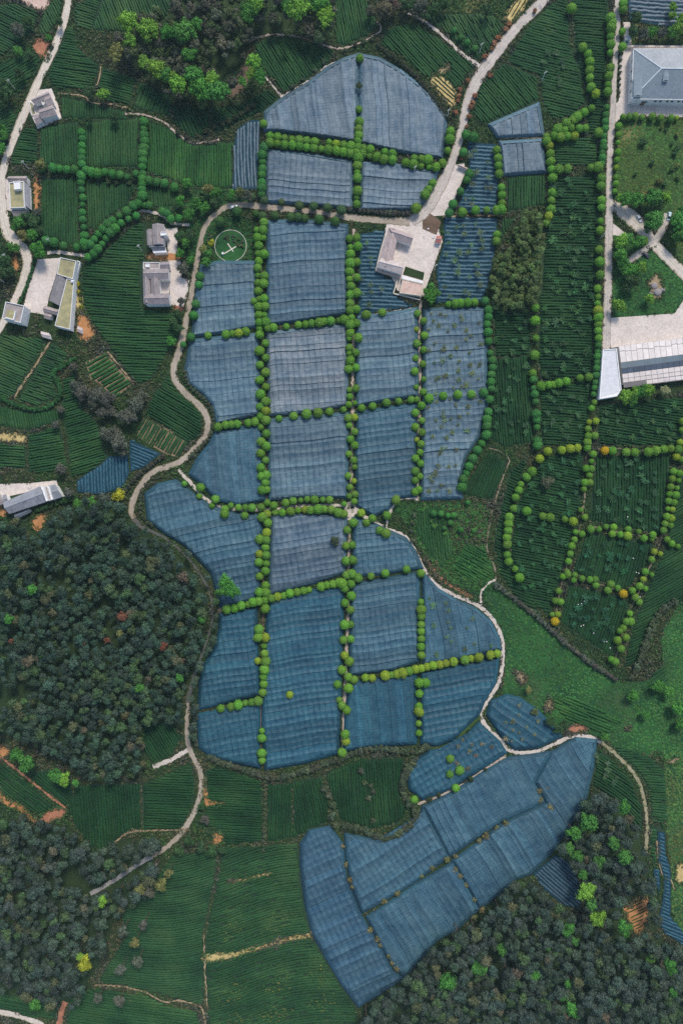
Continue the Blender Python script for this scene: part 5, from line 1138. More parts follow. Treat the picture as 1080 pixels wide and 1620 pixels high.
# ------------------------------------------------------------------ shrub rows
PK = (0.32, 0.15, 0.085); HD = (0.082, 0.105, 0.064); HG = (0.040, 0.125, 0.042); HY = (0.17, 0.16, 0.08)
SHRUBS = [
 ('the dark hedge under the blue nets', 'west', along([(332,1197),(355,1207),(380,1215),(405,1223),(425,1230),(450,1228),(480,1219),(510,1209),(540,1199),(570,1187),(600,1183),(630,1187),(660,1187),(674,1181)], 8.2), 7.0, HD),
 ('the bushy ring of the dark tea hollow', 'top', along([(657,1200),(643,1220),(636,1240),(641,1262),(655,1278),(656,1295),(640,1310),(615,1325),(595,1322),(575,1312),(545,1306)], 8.5), 7.4, HD),
 ('the clump inside the dark tea hollow', 'top', [(571,1219),(577,1238),(586,1243),(590,1252),(583,1262),(590,1298)], 6, HD),
 ('the bush line between hollow and fan plot', 'top', [(513,1248),(520,1258),(527,1272),(525,1290),(530,1305)], 7, HD),
 ('the thin shrub line below the dark hedge', 'top', along([(419,1236),(419,1290),(416,1345)], 7.5), 3.4, HD),
 ('the dark hedge beside the pale upper net', 'top', along([(598,72),(625,94),(650,114),(672,140),(690,163),(705,186)], 7.5), 5.6, (0.05,0.06,0.04)),
 ('the grey hedge above the green meadow', 'top', along([(785,925),(820,953),(850,976),(880,1005),(910,1030),(940,1052),(972,1074)], 7.6), 5.6, GRY),
 ('the dark hedge beyond the tea grid', 'top', along([(1066,952),(1045,966),(1030,990),(1020,1015),(1010,1045),(998,1070)], 8.5), 7.4, HD),
 ('the scrub edge inside the dirt road bend', 'top', along([(293,588),(302,612),(324,632),(336,648),(337,668),(333,688),(318,706),(300,722)], 6.5), 4.2, HD),
 ('the scrub above the pole net', 'west', along([(540,330),(575,333),(610,337),(645,338)], 7), 5.4, (0.085,0.09,0.08)),
 ('the terrace edge below the hill grove', 'west', [(282,210),(295,218),(312,216),(326,208),(340,201),(352,196),(362,192),(372,186),(382,180),(392,174),(400,168)], 5.8, (0.055,0.065,0.04)),
 ('the scrub above the pale upper net', 'west', [(462,138),(478,126),(498,112),(512,98),(545,80),(562,70),(575,66),(588,62)], 4.8, HD),
 ('the green hedge of the gappy plot', 'west', along([(0,627),(20,638),(55,648),(82,641),(96,625),(92,603),(85,590),(104,577),(118,568)], 6.0), 5.2, HG),
 ('the pinkish bushes of the upper road, upper side', 'top', [(805,38),(799,47),(787,60),(781,70),(777,78),(766,90)], 5.4, PK),
 ('the pinkish bushes of the upper road, lower side', 'top', [(774,120),(739,128),(727,142),(725,152),(724,160),(720,178),(750,152),(747,163),(744,170),(741,185),(737,201),(729,251),(845,18)], 5.0, PK),
 ('the yard hedge of the mossy long house', 'top', along([(57,410),(50,432),(43,452),(35,472),(30,480)], 5), 3.8, HG),
 ('the dry shrubs dividing the slanting nets', 'top', [(865,1245),(852,1251),(854,1264),(869,1276),(799,1302),(786,1309),(767,1322),(757,1329),(720,1354),(706,1358),(683,1372),(666,1384),(628,1413),(607,1425)], 6, HY),
 ('the dry shrubs beside the long blue net', 'top', [(541,1338),(547,1367),(554,1390),(557,1402),(585,1470),(596,1484),(601,1494),(615,1511),(620,1522),(628,1531)], 5.6, HY),
 ('the dry shrubs at the wood-side net corner', 'top', [(719,1375),(727,1385),(737,1400),(750,1422),(762,1438),(750,1450)], 5.6, HY),
 ('the dark shrubs of the upper tea cross row', 'west', [(72,268),(108,276),(125,270),(160,282),(172,287),(185,290),(205,290),(214,284)], 5.6, (0.05,0.075,0.035)),
 ('the dark shrubs on the earth balk', 'west', [(679,1264),(693,1257),(722,1246),(744,1232),(768,1218)], 5.4, (0.05,0.07,0.03)),
 ('the shrubs of the lane between nets and wood', 'top', along([(225,778),(222,795),(224,815),(240,830)], 7), 4.5, HD),
 ('the grassy verge shrubs at the hall gate', 'top', [(982,85),(981,95),(980,105),(980,115),(979,125),(979,135),(978,147)], 3.6, HD),
 ('the grey scrub along the striped road-bend net', 'west', along([(200,775),(218,752),(240,735),(258,722)], 7), 5, (0.075,0.08,0.06)),
 ('the dark scrub under the blue-roofed house', 'west', along([(60,806),(80,800),(100,792),(120,788)], 8), 6.5, BD),
 ('the scrub along the lower road', 'top', along([(309,1120),(308,1150),(311,1178)], 8), 5.5, HD),
 ('the yellow weeds beside the mossy long house', 'top', [(124,450),(125,462),(127,474),(130,486)], 4.2, (0.28,0.27,0.03)),
 ('the dark bushes above the winding path', 'top', [(655,815),(652,828),(650,840),(652,855)], 5, HD),
]
bush = []
for phrase, end, pts, r0, colr in SHRUBS:
    for i, (x, y) in enumerate(pts):
        bush.append((r0 * random.uniform(0.85, 1.2), x, y, vary(colr, 0.2, 0.1), '%s shrub from %s end of %s' % (ordinal(i + 1), end, phrase), phrase))
bkeep = set(sorted(range(len(bush)), key=lambda i: -bush[i][0])[:280])
for i in sorted(bkeep):
    r_, x, y, c, lb, phrase = bush[i]
    plant('shrub', x, y, r_, c, lb, 'shrub', 'shrubs of ' + phrase)
merged('shrub', [(b[1], b[2], b[0], b[3], b[0] * S * 0.55, 1.0) for i, b in enumerate(bush) if i not in bkeep], 'undergrowth', 'low scrubby undergrowth along road verges and plot edges', 'undergrowth')

# ------------------------------------------------------------------ young feathery trees between the rows
FT = (0.095, 0.155, 0.085)
YOUNG = [
 ('the long dark tea slope', [(870,285),(940,280),(938,420),(930,590),(860,595),(858,500),(866,345)], 21, 5.6, (0.05,0.115,0.05)),
 ('the striped net beside the courtyard house', [(572,375),(596,372),(590,440),(615,470),(572,490)], 20, 4.2, FT),
 ('the wavy striped net', [(708,352),(780,352),(762,470),(695,470)], 19, 4.8, FT),
 ('the striped net beside the upper road', [(744,235),(782,235),(782,325),(735,325)], 22, 5.0, FT),
 ('the sapling-dotted net', [(676,496),(760,496),(762,640),(730,710),(720,780),(674,780)], 18, 4.4, (0.12,0.155,0.085)),
 ('the narrow dark plots below the grove', [(784,500),(834,500),(836,690),(800,700),(778,690)], 22, 4.5, (0.045,0.10,0.045)),
 ('the square tea plot', [(856,615),(930,608),(922,700),(858,700)], 20, 5.0, (0.05,0.105,0.05)),
 ('the tea plot below the panel-roofed shed', [(950,650),(1076,640),(1070,700),(950,700)], 21, 5.0, (0.05,0.105,0.045)),
 ('the curved western tea plot', [(862,725),(918,720),(905,840),(870,960),(825,935),(812,870),(818,800)], 20, 4.8, (0.035,0.10,0.045)),
 ('the upper square of the tea grid', [(948,726),(1052,724),(1040,838),(938,820)], 21, 5.0, (0.04,0.10,0.05)),
 ('the middle square of the tea grid', [(926,848),(1025,862),(1000,915),(908,902)], 21, 5.4, (0.03,0.095,0.05)),
 ('the lowest square of the tea grid', [(900,930),(985,950),(960,1030),(892,980)], 19, 5.4, (0.03,0.09,0.05)),
 ('the net inside the big path bend', [(675,930),(750,970),(782,1022),(676,1040)], 24, 4.4, FT),
 ('the triangular net', [(785,1115),(825,1115),(870,1160),(800,1178)], 16, 4.0, (0.13,0.14,0.09)),
 ('the irregular blue net', [(735,1165),(790,1185),(740,1220),(700,1240),(715,1190)], 18, 4.4, (0.12,0.12,0.08)),
 ('the broad slope beside the upper road', [(835,85),(890,80),(900,130),(862,140)], 20, 4.5, (0.06,0.10,0.06)),
 ('the grassy slope above the winding path', [(665,805),(765,805),(765,860),(700,850)], 20, 4.2, (0.05,0.13,0.03)),
 ('the curved plot inside the grassy track', [(940,1190),(975,1215),(985,1240),(945,1235)], 15, 4.2, (0.06,0.10,0.06)),
]
young = []
for where, poly, sp, r0, colr in YOUNG:
    for x, y in scatter(poly, sp * (1.0 if 'net' in where else 0.88), 0.6, occ=False):
        young.append((r0 * 1.12 * random.uniform(0.65, 1.35), x, y, vary(tuple((1.45 if 'net' in where else 1.75) * q for q in colr), 0.3, 0.14), where, 3.0 if 'net' in where else 2.0))
ykeep = set(sorted(range(len(young)), key=lambda i: -young[i][0])[:280])
for i in sorted(ykeep):
    r_, x, y, c, where, zc = young[i]
    rank = 1 + sum(1 for b in young if b[4] == where and b[2] < y)
    plant('feather', x, y, r_, c, '%s feathery young tree from the top in %s' % (ordinal(rank), where), 'young tree', 'young trees in ' + where, zc=zc, stretch=0.8)
merged('feather', [(b[1], b[2], b[0], b[3], b[5], 0.8) for i, b in enumerate(young) if i not in ykeep], 'saplings', 'tiny feathery saplings scattered over tea plots and nets', 'saplings')
for x, y, r_, where in ((864,763,11,'the curved western tea plot, larger and paler than the rest'), (529,856,8.5,'the blue-grey net, dark and alone'), (568,136,6,'the top net, dark and cone-like between ball trees')):
    plant('broad', x, y, r_, vary((0.06, 0.09, 0.05) if r_ < 9 else (0.11, 0.12, 0.08), 0.05), 'young tree standing in ' + where, 'young tree', 'young trees standing apart', zc=4.0)
# ------------------------------------------------------------------ buildings
def thing(name, label, cat, poly, group=None):
    P = WP(poly); c = P.mean(0); o = empty(name, (c[0], c[1], 0)); tag(o, label, cat, group); o['cx'] = 0.0; del o['cx']
    return o
def loc(root, p): return (p[0] - root.location.x, p[1] - root.location.y)
def quadw(root, poly, z): return WP(poly, z) - np.array([root.location.x, root.location.y])
def gable(root, quad, he, hr, tint=(1, 1, 1), wall='white_wall', over=0.35, th=0.22, mat='tiles', name='roof', z0=0.0):
    """gable roof over a photo quad A,B,C,D; the ridge runs parallel to AB. Walls stand below, set back from the eaves"""
    Q = quadw(root, quad, he); A, B, C, D = Q
    r0, r1 = (A + D) / 2, (B + C) / 2
    m = MB(); up = lambda p, z: (p[0], p[1], z)
    for a, b, c, d_ in ((A, B, r1, r0), (C, D, r0, r1)):
        t = [up(a, he), up(b, he), up(c, hr), up(d_, hr)]
        bt = [(x, y, z - th) for x, y, z in t]
        n = (Vector(t[1]) - Vector(t[0])).cross(Vector(t[3]) - Vector(t[0])).z
        if n < 0: t.reverse(); bt.reverse()
        m.face(t); m.face(bt[::-1])
        for i in range(4):
            j = (i + 1) % 4; m.face([t[i], bt[i], bt[j], t[j]])
    ro = m.build(name, M[mat], root, tint)
    k = MB(); dv = (r1 - r0) / np.linalg.norm(r1 - r0); nv = np.array([-dv[1], dv[0]]) * 0.22
    k.face([up(r0 - nv, hr - 0.02), up(r0, hr + 0.14), up(r1, hr + 0.14), up(r1 - nv, hr - 0.02)])
    k.face([up(r0, hr + 0.14), up(r0 + nv, hr - 0.02), up(r1 + nv, hr - 0.02), up(r1, hr + 0.14)])
    cap = k.build('ridge_cap', M['tiles'], ro, tuple(1.25 * x for x in tint))
    # tile courses: raised battens down both slopes
    I = inset(Q, over); w = MB()
    if area(I) < 0: I2 = I[::-1]
    else: I2 = I
    w.prism([tuple(p) for p in I2], z0, he - 0.05)
    a, b = (I[0] + I[3]) / 2, (I[1] + I[2]) / 2
    for p, q, e in ((I[0], I[3], a), (I[1], I[2], b)):
        w.face([up(p, he - 0.05), up(q, he - 0.05), up(e, hr - 0.25)])
    w.build('wall', M[wall], root)
    return ro, Q, I
def slab(root, poly, z0, h, top='cement_roof', wall='white_wall', parapet=0.45, pmat='white_wall', rimw=0.28):
    """flat-roofed block with a raised parapet"""
    Q = quadw(root, poly, h); w = MB(); w.prism([tuple(p) for p in Q], z0, h - 0.25); w.build('wall', M[wall], root)
    I = inset(Q, rimw); t = MB(); t.prism([tuple(p) for p in inset(Q, 0.02)], h - 0.247, h - 0.10); t.build('flat_roof', M[top], root)
    if parapet:
        p = MB(); n = len(Q)
        for i in range(n):
            j = (i + 1) % n
            p.prism([tuple(Q[i]), tuple(Q[j]), tuple(I[j]), tuple(I[i])], h - 0.25, h + parapet)
        p.build('parapet', M[pmat], root)
    return Q
def openings(root, p, q, z, w_, h_, ts, name='window', out=None):
    """framed openings along the wall foot line p-q (local), at height z"""
    p, q = np.array(p), np.array(q); dv = (q - p) / np.linalg.norm(q - p); rz = math.atan2(dv[1], dv[0])
    nv = np.array([dv[1], -dv[0]]) if out is None else np.array(out)
    for t in ts:
        c = p + (q - p) * t + nv * 0.04
        m = MB(); m.box((c[0], c[1], z), (w_ + 0.2, 0.14, h_ + 0.2), rz); f = m.build(name, M['white_wall' if name == 'window' else 'plain'], root, (0.22, 0.15, 0.10) if name == 'door' else None)
        if name == 'window':
            c2 = c + nv * 0.05; g = MB(); g.box((c2[0], c2[1], z + 0.1), (w_, 0.10, h_), rz); g.build('pane', M['glass'], f)
def side(I, i): return I[i], I[(i + 1) % len(I)]
def tank(root, px, py, z, r=0.7):
    x, y, _ = W(px, py, z); m = MB(); m.tube((x - root.location.x, y - root.location.y, z), (x - root.location.x, y - root.location.y, z + 1.3), r, r, 12); m.tube((x - root.location.x, y - root.location.y, z + 1.3), (x - root.location.x, y - root.location.y, z + 1.5), r * 0.8, r * 0.3, 12)
    m.build('water_tank', M['paint'], root, (0.75, 0.77, 0.8))
def flat_panel(root, name, poly, z, th, mat, color=None):
    m = MB(); m.prism([tuple(p) for p in quadw(root, poly, z)], z - th, z); return m.build(name, M[mat], root, color)
WARM = (1.35, 1.22, 1.15); COOL = (0.95, 1.02, 1.12); PALE = (2.0, 1.85, 1.75)

# tan house on the upper lane
p = [(44,155),(80,140),(96,186),(57,200)]
h1 = thing('farm_house', 'tan tile-roofed farmhouse with a tiny courtyard on the upper lane', 'house', p)
_, Q, I = gable(h1, [(48.5,157.5),(77,144.5),(82,154.5),(54,164)], 4.2, 5.6, (1.5,1.35,1.28)); openings(h1, *side(I, 0), 1.2, 1.2, 1.3, (0.3, 0.7))
gable(h1, [(70,153.5),(80,149),(86,164),(75,168)], 4.6, 5.8, (1.3,1.18,1.14))
_, Q, I = gable(h1, [(62,174),(84,165.5),(91,182),(66,188)], 4.8, 6.6, (1.3,1.17,1.14)); openings(h1, *side(I, 2), 1.3, 1.2, 1.4, (0.25, 0.5, 0.75))
gable(h1, [(53,183),(64,180),(69,192),(59,198)], 3.6, 4.8, (1.2,1.08,1.08))
slab(h1, [(46,160),(53,164),(58,181),(51,183)], 0, 0.8, 'moss_roof', 'cream_wall', 0.15)
slab(h1, [(66,160),(71,158.5),(73.5,164.5),(68.5,167)], 0, 3.6, 'yard', 'white_wall', 0.5)
flat_panel(h1, 'dark_yard', [(57,163),(65,161),(68,168),(59,170)], 0.3, 0.2, 'plain', (0.03, 0.05, 0.06))
# small flat house by the lane
p = [(12,278),(45,278),(47,335),(15,335)]
h2 = thing('farm_house', 'small house with mossy flat roof and grey tiles on the lane', 'house', p)
slab(h2, [(15.5,289.5),(38,287),(40,329),(17,329.5)], 0, 6.0, 'moss_roof', 'white_wall', 0.5)
gable(h2, [(13.5,279),(43.5,278.5),(44,289.5),(14,288.5)], 4.6, 6.2, WARM)
gable(h2, [(40,292),(40,324),(47.5,331),(46.5,293)], 4.2, 5.4, COOL)
gable(h2, [(19,331),(41,330),(43,341),(22,343)], 3.2, 4.4, WARM)
slab(h2, [(22,287),(32,286.5),(33,299),(23,300)], 6.0, 8.2, 'white_wall', 'white_wall', 0.3)
# mossy long house
p = [(95,407),(125,414),(112,520),(70,502)]
h3 = thing('farm_house', 'long house with yellow mossy flat roofs and a grey tiled wing', 'house', p)
Q = slab(h3, [(96,407.5),(121.5,413),(116,442),(91,434)], 0, 6.2, 'moss_roof', 'white_wall', 0.5)
slab(h3, [(106.5,441),(118,443.5),(111.5,521.5),(87.5,515.5)], 0, 5.6, 'moss_roof', 'white_wall', 0.45)
_, Q, I = gable(h3, [(106.5,442),(97,485),(78,475.5),(89.5,434)], 4.8, 7.0, (0.92,0.92,0.95))
openings(h3, *side(I, 2), 1.0, 1.1, 1.3, (0.2, 0.4, 0.6, 0.8))
gable(h3, [(71,483.5),(94,490),(90.5,498.5),(69,493.5)], 3.6, 4.8, WARM)
gable(h3, [(70,494),(83,497.5),(81,506),(70.5,503.5)], 3.0, 3.9, WARM)
tank(h3, 115.5, 446, 5.7, 0.75)
m = MB()
for a, b in (((122.5,412.5),(127,414.5)), ((127,414.5),(119,446)), ((119,446),(113,522))):
    A, B = quadw(h3, [a, b], 2.2); dv = (B - A) / np.linalg.norm(B - A); n = np.array([-dv[1], dv[0]]) * 0.18
    m.prism([tuple(A - n), tuple(B - n), tuple(B + n), tuple(A + n)], 0, 2.2)
m.build('yard_wall', M['white_wall'], h3)
# flat white house
p = [(8,478),(50,490),(45,518),(3,506)]
h4 = thing('farm_house', 'white two-storey house with grey roof terrace below the yard', 'house', p)
Q = slab(h4, [(10,477.5),(39.5,484),(33.5,511),(4.5,504)], 0, 8.0, 'cement_roof', 'white_wall', 0.6, rimw=0.3)
Q = quadw(h4, [(10,477.5),(39.5,484),(33.5,511),(4.5,504)], 8.0)
openings(h4, Q[1], Q[2], 4.6, 1.1, 1.3, (0.25, 0.55, 0.8), out=None)
openings(h4, Q[1], Q[2], 1.4, 1.1, 1.3, (0.25, 0.55, 0.8), out=None)
slab(h4, [(12,489),(25,492),(22,505.5),(9.5,502)], 8.0, 8.12, 'moss_roof', 'white_wall', 0)
m = MB(); 
for a, b in (((25,492),(22,506)), ((9,502.5),(22,506))):
    A, B = quadw(h4, [a, b], 9.0); dv = (B - A) / np.linalg.norm(B - A); n = np.array([-dv[1], dv[0]]) * 0.25
    m.prism([tuple(A - n), tuple(B - n), tuple(B + n), tuple(A + n)], 8.0, 9.4)
m.build('terrace_wall', M['white_wall'], h4)
# grey-roofed houses beside the big slope
p = [(231,355),(266,355),(266,398),(231,398)]
h5 = thing('farm_house', 'upper grey-roofed house with a white stair block', 'house', p)
_, Q, I = gable(h5, [(241,354.5),(242,387.5),(259,386.5),(260,355)], 6.0, 7.6, (1.15,1.08,1.08))
gable(h5, [(232,364),(233,388),(241,388),(241,362)], 5.0, 5.9, (1.05,1.02,1.04))
slab(h5, [(254,367),(263,367),(264,372),(254.5,373)], 0, 7.4, 'white_wall', 'white_wall', 0.3)
gable(h5, [(237,388),(261,387.5),(262,394.5),(241,395.5)], 4.8, 5.8, (0.65,0.72,0.8))
slab(h5, [(241,395.5),(262,394.7),(264,399),(243,400)], 0, 4.2, 'white_wall', 'white_wall', 0)
p = [(226,414),(270,414),(270,482),(227,482)]
h6 = thing('farm_house', 'U-shaped grey-roofed house with an open courtyard', 'house', p)
_, Q, I = gable(h6, [(236.5,426),(239,479),(227.5,481),(226,428)], 5.6, 7.4, (1.2,1.12,1.12))
_, Q, I = gable(h6, [(252,437),(253.5,468),(240,474),(238,432)], 5.9, 7.2, (1.0,0.94,0.95))
_, Q, I = gable(h6, [(228,425.5),(267,425),(267,441),(229,442)], 6.3, 8.0, (1.15,1.08,1.08)); openings(h6, *side(I, 2), 2.0, 1.1, 1.3, (0.3, 0.6))
_, Q, I = gable(h6, [(230,465),(268,463.5),(268.5,481),(229,481.5)], 6.3, 8.0, (1.1,1.02,1.04)); openings(h6, *side(I, 0), 1.6, 1.1, 1.3, (0.3, 0.6, 0.85))
slab(h6, [(227,415),(253,415),(253,426),(227,426)], 0, 4.6, 'cement_roof', 'white_wall', 0.4)
gable(h6, [(254,414),(268,413.5),(269,425.5),(254.5,425.5)], 4.8, 6.0, (1.05,1.0,1.04))
slab(h6, [(230.5,417),(236.5,417),(236.5,422.5),(230.5,422.5)], 4.6, 6.6, 'white_wall', 'white_wall', 0.1)
# courtyard house
p = [(612,355),(655,370),(640,440),(594,428)]
h7 = thing('courtyard_house', 'U-shaped tan courtyard house with broad forecourt at the road end', 'house', p)
_, Q, I = gable(h7, [(614,361),(598.5,420),(619,425.5),(630,366)], 4.6, 6.4, (1.62,1.42,1.36)); openings(h7, *side(I, 2), 1.2, 1.3, 1.4, (0.3, 0.5, 0.7))
_, Q, I = gable(h7, [(614.5,358.5),(655,371.5),(650,387),(622,377)], 4.9, 6.8, (1.6,1.4,1.36)); openings(h7, *side(I, 2), 1.2, 1.3, 1.4, (0.3, 0.6))
_, Q, I = gable(h7, [(594.5,422),(635.5,434.5),(640,416),(603,408.5)], 5.2, 6.9, PALE); openings(h7, *side(I, 0), 1.2, 1.2, 1.3, (0.25, 0.5, 0.75))
slab(h7, [(594,424.5),(634,437),(632.5,440),(593.5,428)], 0, 2.2, 'pink_roof', 'cream_wall', 0)
p = [(637,438),(671,447),(664,472),(631,463)]
h8 = thing('annex', 'pinkish flat-roofed annex below the courtyard house', 'annex', p)
slab(h8, [(636.5,441.5),(669,449.5),(664.5,468),(631.5,463.5)], 0, 3.4, 'pink_roof', 'cream_wall', 0.18, 'cream_wall')
flat_panel(h8, 'white_gutter', [(636,435.5),(669,444.5),(668.5,448.5),(635,440.5)], 3.0, 2.9, 'white_wall')
flat_panel(h8, 'garden_bed', [(641,421.5),(671.5,431.5),(669,443),(637,434)], 0.5, 0.4, 'ground')
m = MB()
for a, b in (((672,430),(665,470)), ((629,441),(622,464)), ((622,464),(664,474))):
    A, B = quadw(h8, [a, b], 1.6); dv = (B - A) / np.linalg.norm(B - A); n = np.array([-dv[1], dv[0]]) * 0.3
    m.prism([tuple(A - n), tuple(B - n), tuple(B + n), tuple(A + n)], 0, 1.6)
m.build('garden_wall', M['cream_wall'], h8)
p = [(689,373),(699,373),(697,386),(688,384)]
h9 = thing('shed', 'tiny red-roofed shed at the forecourt corner', 'shed', p)
gable(h9, [(690,373),(698.5,373.5),(697,385),(688.5,383.5)], 2.6, 3.4, (1,1,1), mat='red_roof', over=0.2)
# white hall with hip roof
p = [(1000,77),(1160,77),(1160,158),(999,156)]
h10 = thing('white_hall', 'large white hall with slate-blue hip roof beside the service road', 'hall', p)
he, hr = 6.6, 11.0
Q = quadw(h10, [(1001.5,77.5),(1165,77.5),(1165,158.5),(999,156)], he); rr = quadw(h10, [(1045.5,108.3),(1122,109.5)], hr)
u3 = lambda q, z: (q[0], q[1], z)
def roof_plane(pts, tint):
    m = MB(); t = [Vector(q) for q in pts]
    if (t[1] - t[0]).cross(t[2] - t[1]).z < 0: t.reverse()
    m.face(t); m.face([(a.x, a.y, a.z - 0.2) for a in t][::-1])
    for i in range(len(t)):
        j = (i + 1) % len(t); m.face([t[i], (t[i].x, t[i].y, t[i].z - 0.2), (t[j].x, t[j].y, t[j].z - 0.2), t[j]])
    return m.build('roof', M['slate'], h10, tint)
roof_plane([u3(Q[0], he), u3(Q[1], he), u3(rr[1], hr), u3(rr[0], hr)], (1.75, 1.5, 1.38))  # sunlight painted into the tints: north slope much brighter, west slope slightly
roof_plane([u3(Q[1], he), u3(Q[2], he), u3(rr[1], hr)], (1, 1, 1))
rf = roof_plane([u3(Q[2], he), u3(Q[3], he), u3(rr[0], hr), u3(rr[1], hr)], (1, 1, 1))
roof_plane([u3(Q[3], he), u3(Q[0], he), u3(rr[0], hr)], (1.03, 1.03, 1.03))
m = MB()
for a, b in ((u3(Q[0], he), u3(rr[0], hr)), (u3(Q[3], he), u3(rr[0], hr)), (u3(rr[0], hr), u3(rr[1], hr)), (u3(Q[1], he), u3(rr[1], hr)), (u3(Q[2], he), u3(rr[1], hr))):
    m.tube((a[0], a[1], a[2] + 0.05), (b[0], b[1], b[2] + 0.05), 0.28, 0.28, 6)
m.build('ridge_cap', M['paint'], h10, (0.75, 0.78, 0.8))
I = inset(Q, 0.15); m = MB(); m.prism([tuple(q) for q in I], 0, he - 0.1); m.build('wall', M['white_wall'], h10)
m = MB(); J = inset(Q, -0.25); n4 = 4
for i in range(4):
    j = (i + 1) % 4; m.prism([tuple(J[i]), tuple(J[j]), tuple(Q[j]), tuple(Q[i])], he - 0.35, he + 0.05)
m.build('gutter', M['white_wall'], h10)
sw, se = I[3], I[2]
Lw = np.linalg.norm(se - sw)
for px_ in (1038.5, 1046.5, 1057.5, 1065, 1075.5, 1083, 1094):
    openings(h10, sw, se, 3.6, 1.5, 1.4, ((px_ - 999) / 166.0,), out=(0, -1))
openings(h10, sw, se, 2.9, 3.2, 1.3, ((1022 - 999) / 166.0,), out=(0, -1)); openings(h10, sw, se, 3.9, 0.6, 0.6, ((1008 - 999) / 166.0,), out=(0, -1))
openings(h10, sw, se, 0.1, 2.2, 2.4, ((1021 - 999) / 166.0,), name='door', out=(0, -1))
nw = I[0]; openings(h10, nw, sw, 3.6, 1.4, 1.4, (0.2, 0.4, 0.6, 0.8), out=(-1, 0))
def dormer(px0, px1, py0, py1, zb, zt):
    A = quadw(h10, [(px0, py0), (px1, py0), (px1, py1), (px0, py1)], zt); m = MB(); cx = (A[0] + A[1]) / 2; cx2 = (A[2] + A[3]) / 2
    m.prism([tuple(q) for q in A], zb, zt - 0.5)
    dm = m.build('dormer', M['white_wall'], h10)
    k = MB(); B = inset(A, -0.15)
    b0, b1 = (B[0] + B[1]) / 2, (B[2] + B[3]) / 2
    for q in ([u3(B[0], zt - 0.5), u3(B[3], zt - 0.5), u3(b1, zt), u3(b0, zt)], [u3(B[2], zt - 0.5), u3(B[1], zt - 0.5), u3(b0, zt), u3(b1, zt)]):
        t = [Vector(x) for x in q]
        if (t[1] - t[0]).cross(t[2] - t[1]).z < 0: t.reverse()
        k.face(t)
    k.face([u3(B[3], zt - 0.5), u3(B[2], zt - 0.5), u3(b1, zt)])
    k.build('dormer_roof', M['slate'], dm, (1.05, 1.05, 1.05))
    c = (A[2] + A[3]) / 2; g = MB(); g.box((c[0], c[1] - 0.05, zt - 1.1), (np.linalg.norm(A[2] - A[3]) * 0.5, 0.12, 0.45)); g.build('pane', M['glass'], dm)
dormer(1003.5, 1015, 120, 150, 6.9, 9.0)
dormer(1049.5, 1057, 111, 126, 8.8, 10.9)
# wall north of the hall
wl = thing('boundary_wall', 'pale capped boundary wall above the white hall', 'wall', [(992,71),(1140,75)])
m = MB(); m.prism([tuple(q) for q in quadw(wl, [(992,71.5),(1140,73.5),(1140,75.5),(992,73.5)], 2.0)], 0, 2.0); m.build('wall_panel', M['cream_wall'], wl)
m = MB(); m.prism([tuple(q) for q in quadw(wl, [(991.5,71),(1140.5,73),(1140.5,76),(991.5,74)], 2.2)], 2.003, 2.2); m.build('coping', M['yard'], wl)
h11 = thing('gate_hut', 'tiny white hut with a teal door beside the service road', 'hut', [(988,55),(998,55),(998,63),(988,63)])
slab(h11, [(988.5,55.5),(997.5,55.5),(997.5,62.5),(988.5,62.5)], 0, 3.0, 'white_wall', 'white_wall', 0.15)
Q = quadw(h11, [(988.5,55.5),(997.5,55.5),(997.5,62.5),(988.5,62.5)], 3.0)
m = MB(); c = (Q[2] + Q[3]) / 2; m.box((c[0], c[1] - 0.06, 0.1), (1.4, 0.1, 2.1)); m.build('door', M['paint'], h11, (0.05, 0.30, 0.36))
# panel-roofed shed
p = [(980,545),(1150,525),(1150,600),(985,612)]
h12 = thing('panel_roofed_shed', 'long shed roofed in white panels with a dark blue ridge strip', 'shed', p)
Pa = np.array([978.0, 547.5]); ax = np.array([math.cos(R(-7.4)), math.sin(R(-7.4))]); pr = np.array([0.02, 1.0])
def gp(u, v): return tuple(Pa + ax * u + pr * v + np.array([v * 0.10 if u < 1 else v * 0.10, 0]))
def zr(v): return 4.2 + 1.6 * (1 - abs(v - 34) / 34)
m = MB(); m.prism([tuple(q) for q in quadw(h12, [gp(0.4, 1), gp(170, 1), gp(170, 60), gp(0.4, 60)], 3.6)], 0, 3.9); m.build('wall', M['white_wall'], h12)
def gpanel(name, u0, u1, v0, v1, mat, col, lift=0.0):
    dz = rng.uniform(0, 0.05) + lift; t = []
    for u, v in ((u0, v0), (u1, v0), (u1, v1), (u0, v1)):
        z = zr(v) + dz; q = quadw(h12, [gp(u, v)], z)[0]; t.append((q[0], q[1], z))
    m = MB(); m.face(t[::-1]); b = [(x, y, z - 0.08) for x, y, z in t]
    for i in range(4):
        j = (i + 1) % 4; m.face([t[i], t[j], b[j], b[i]])
    o = m.build(name, M[mat], h12, col)
    return o
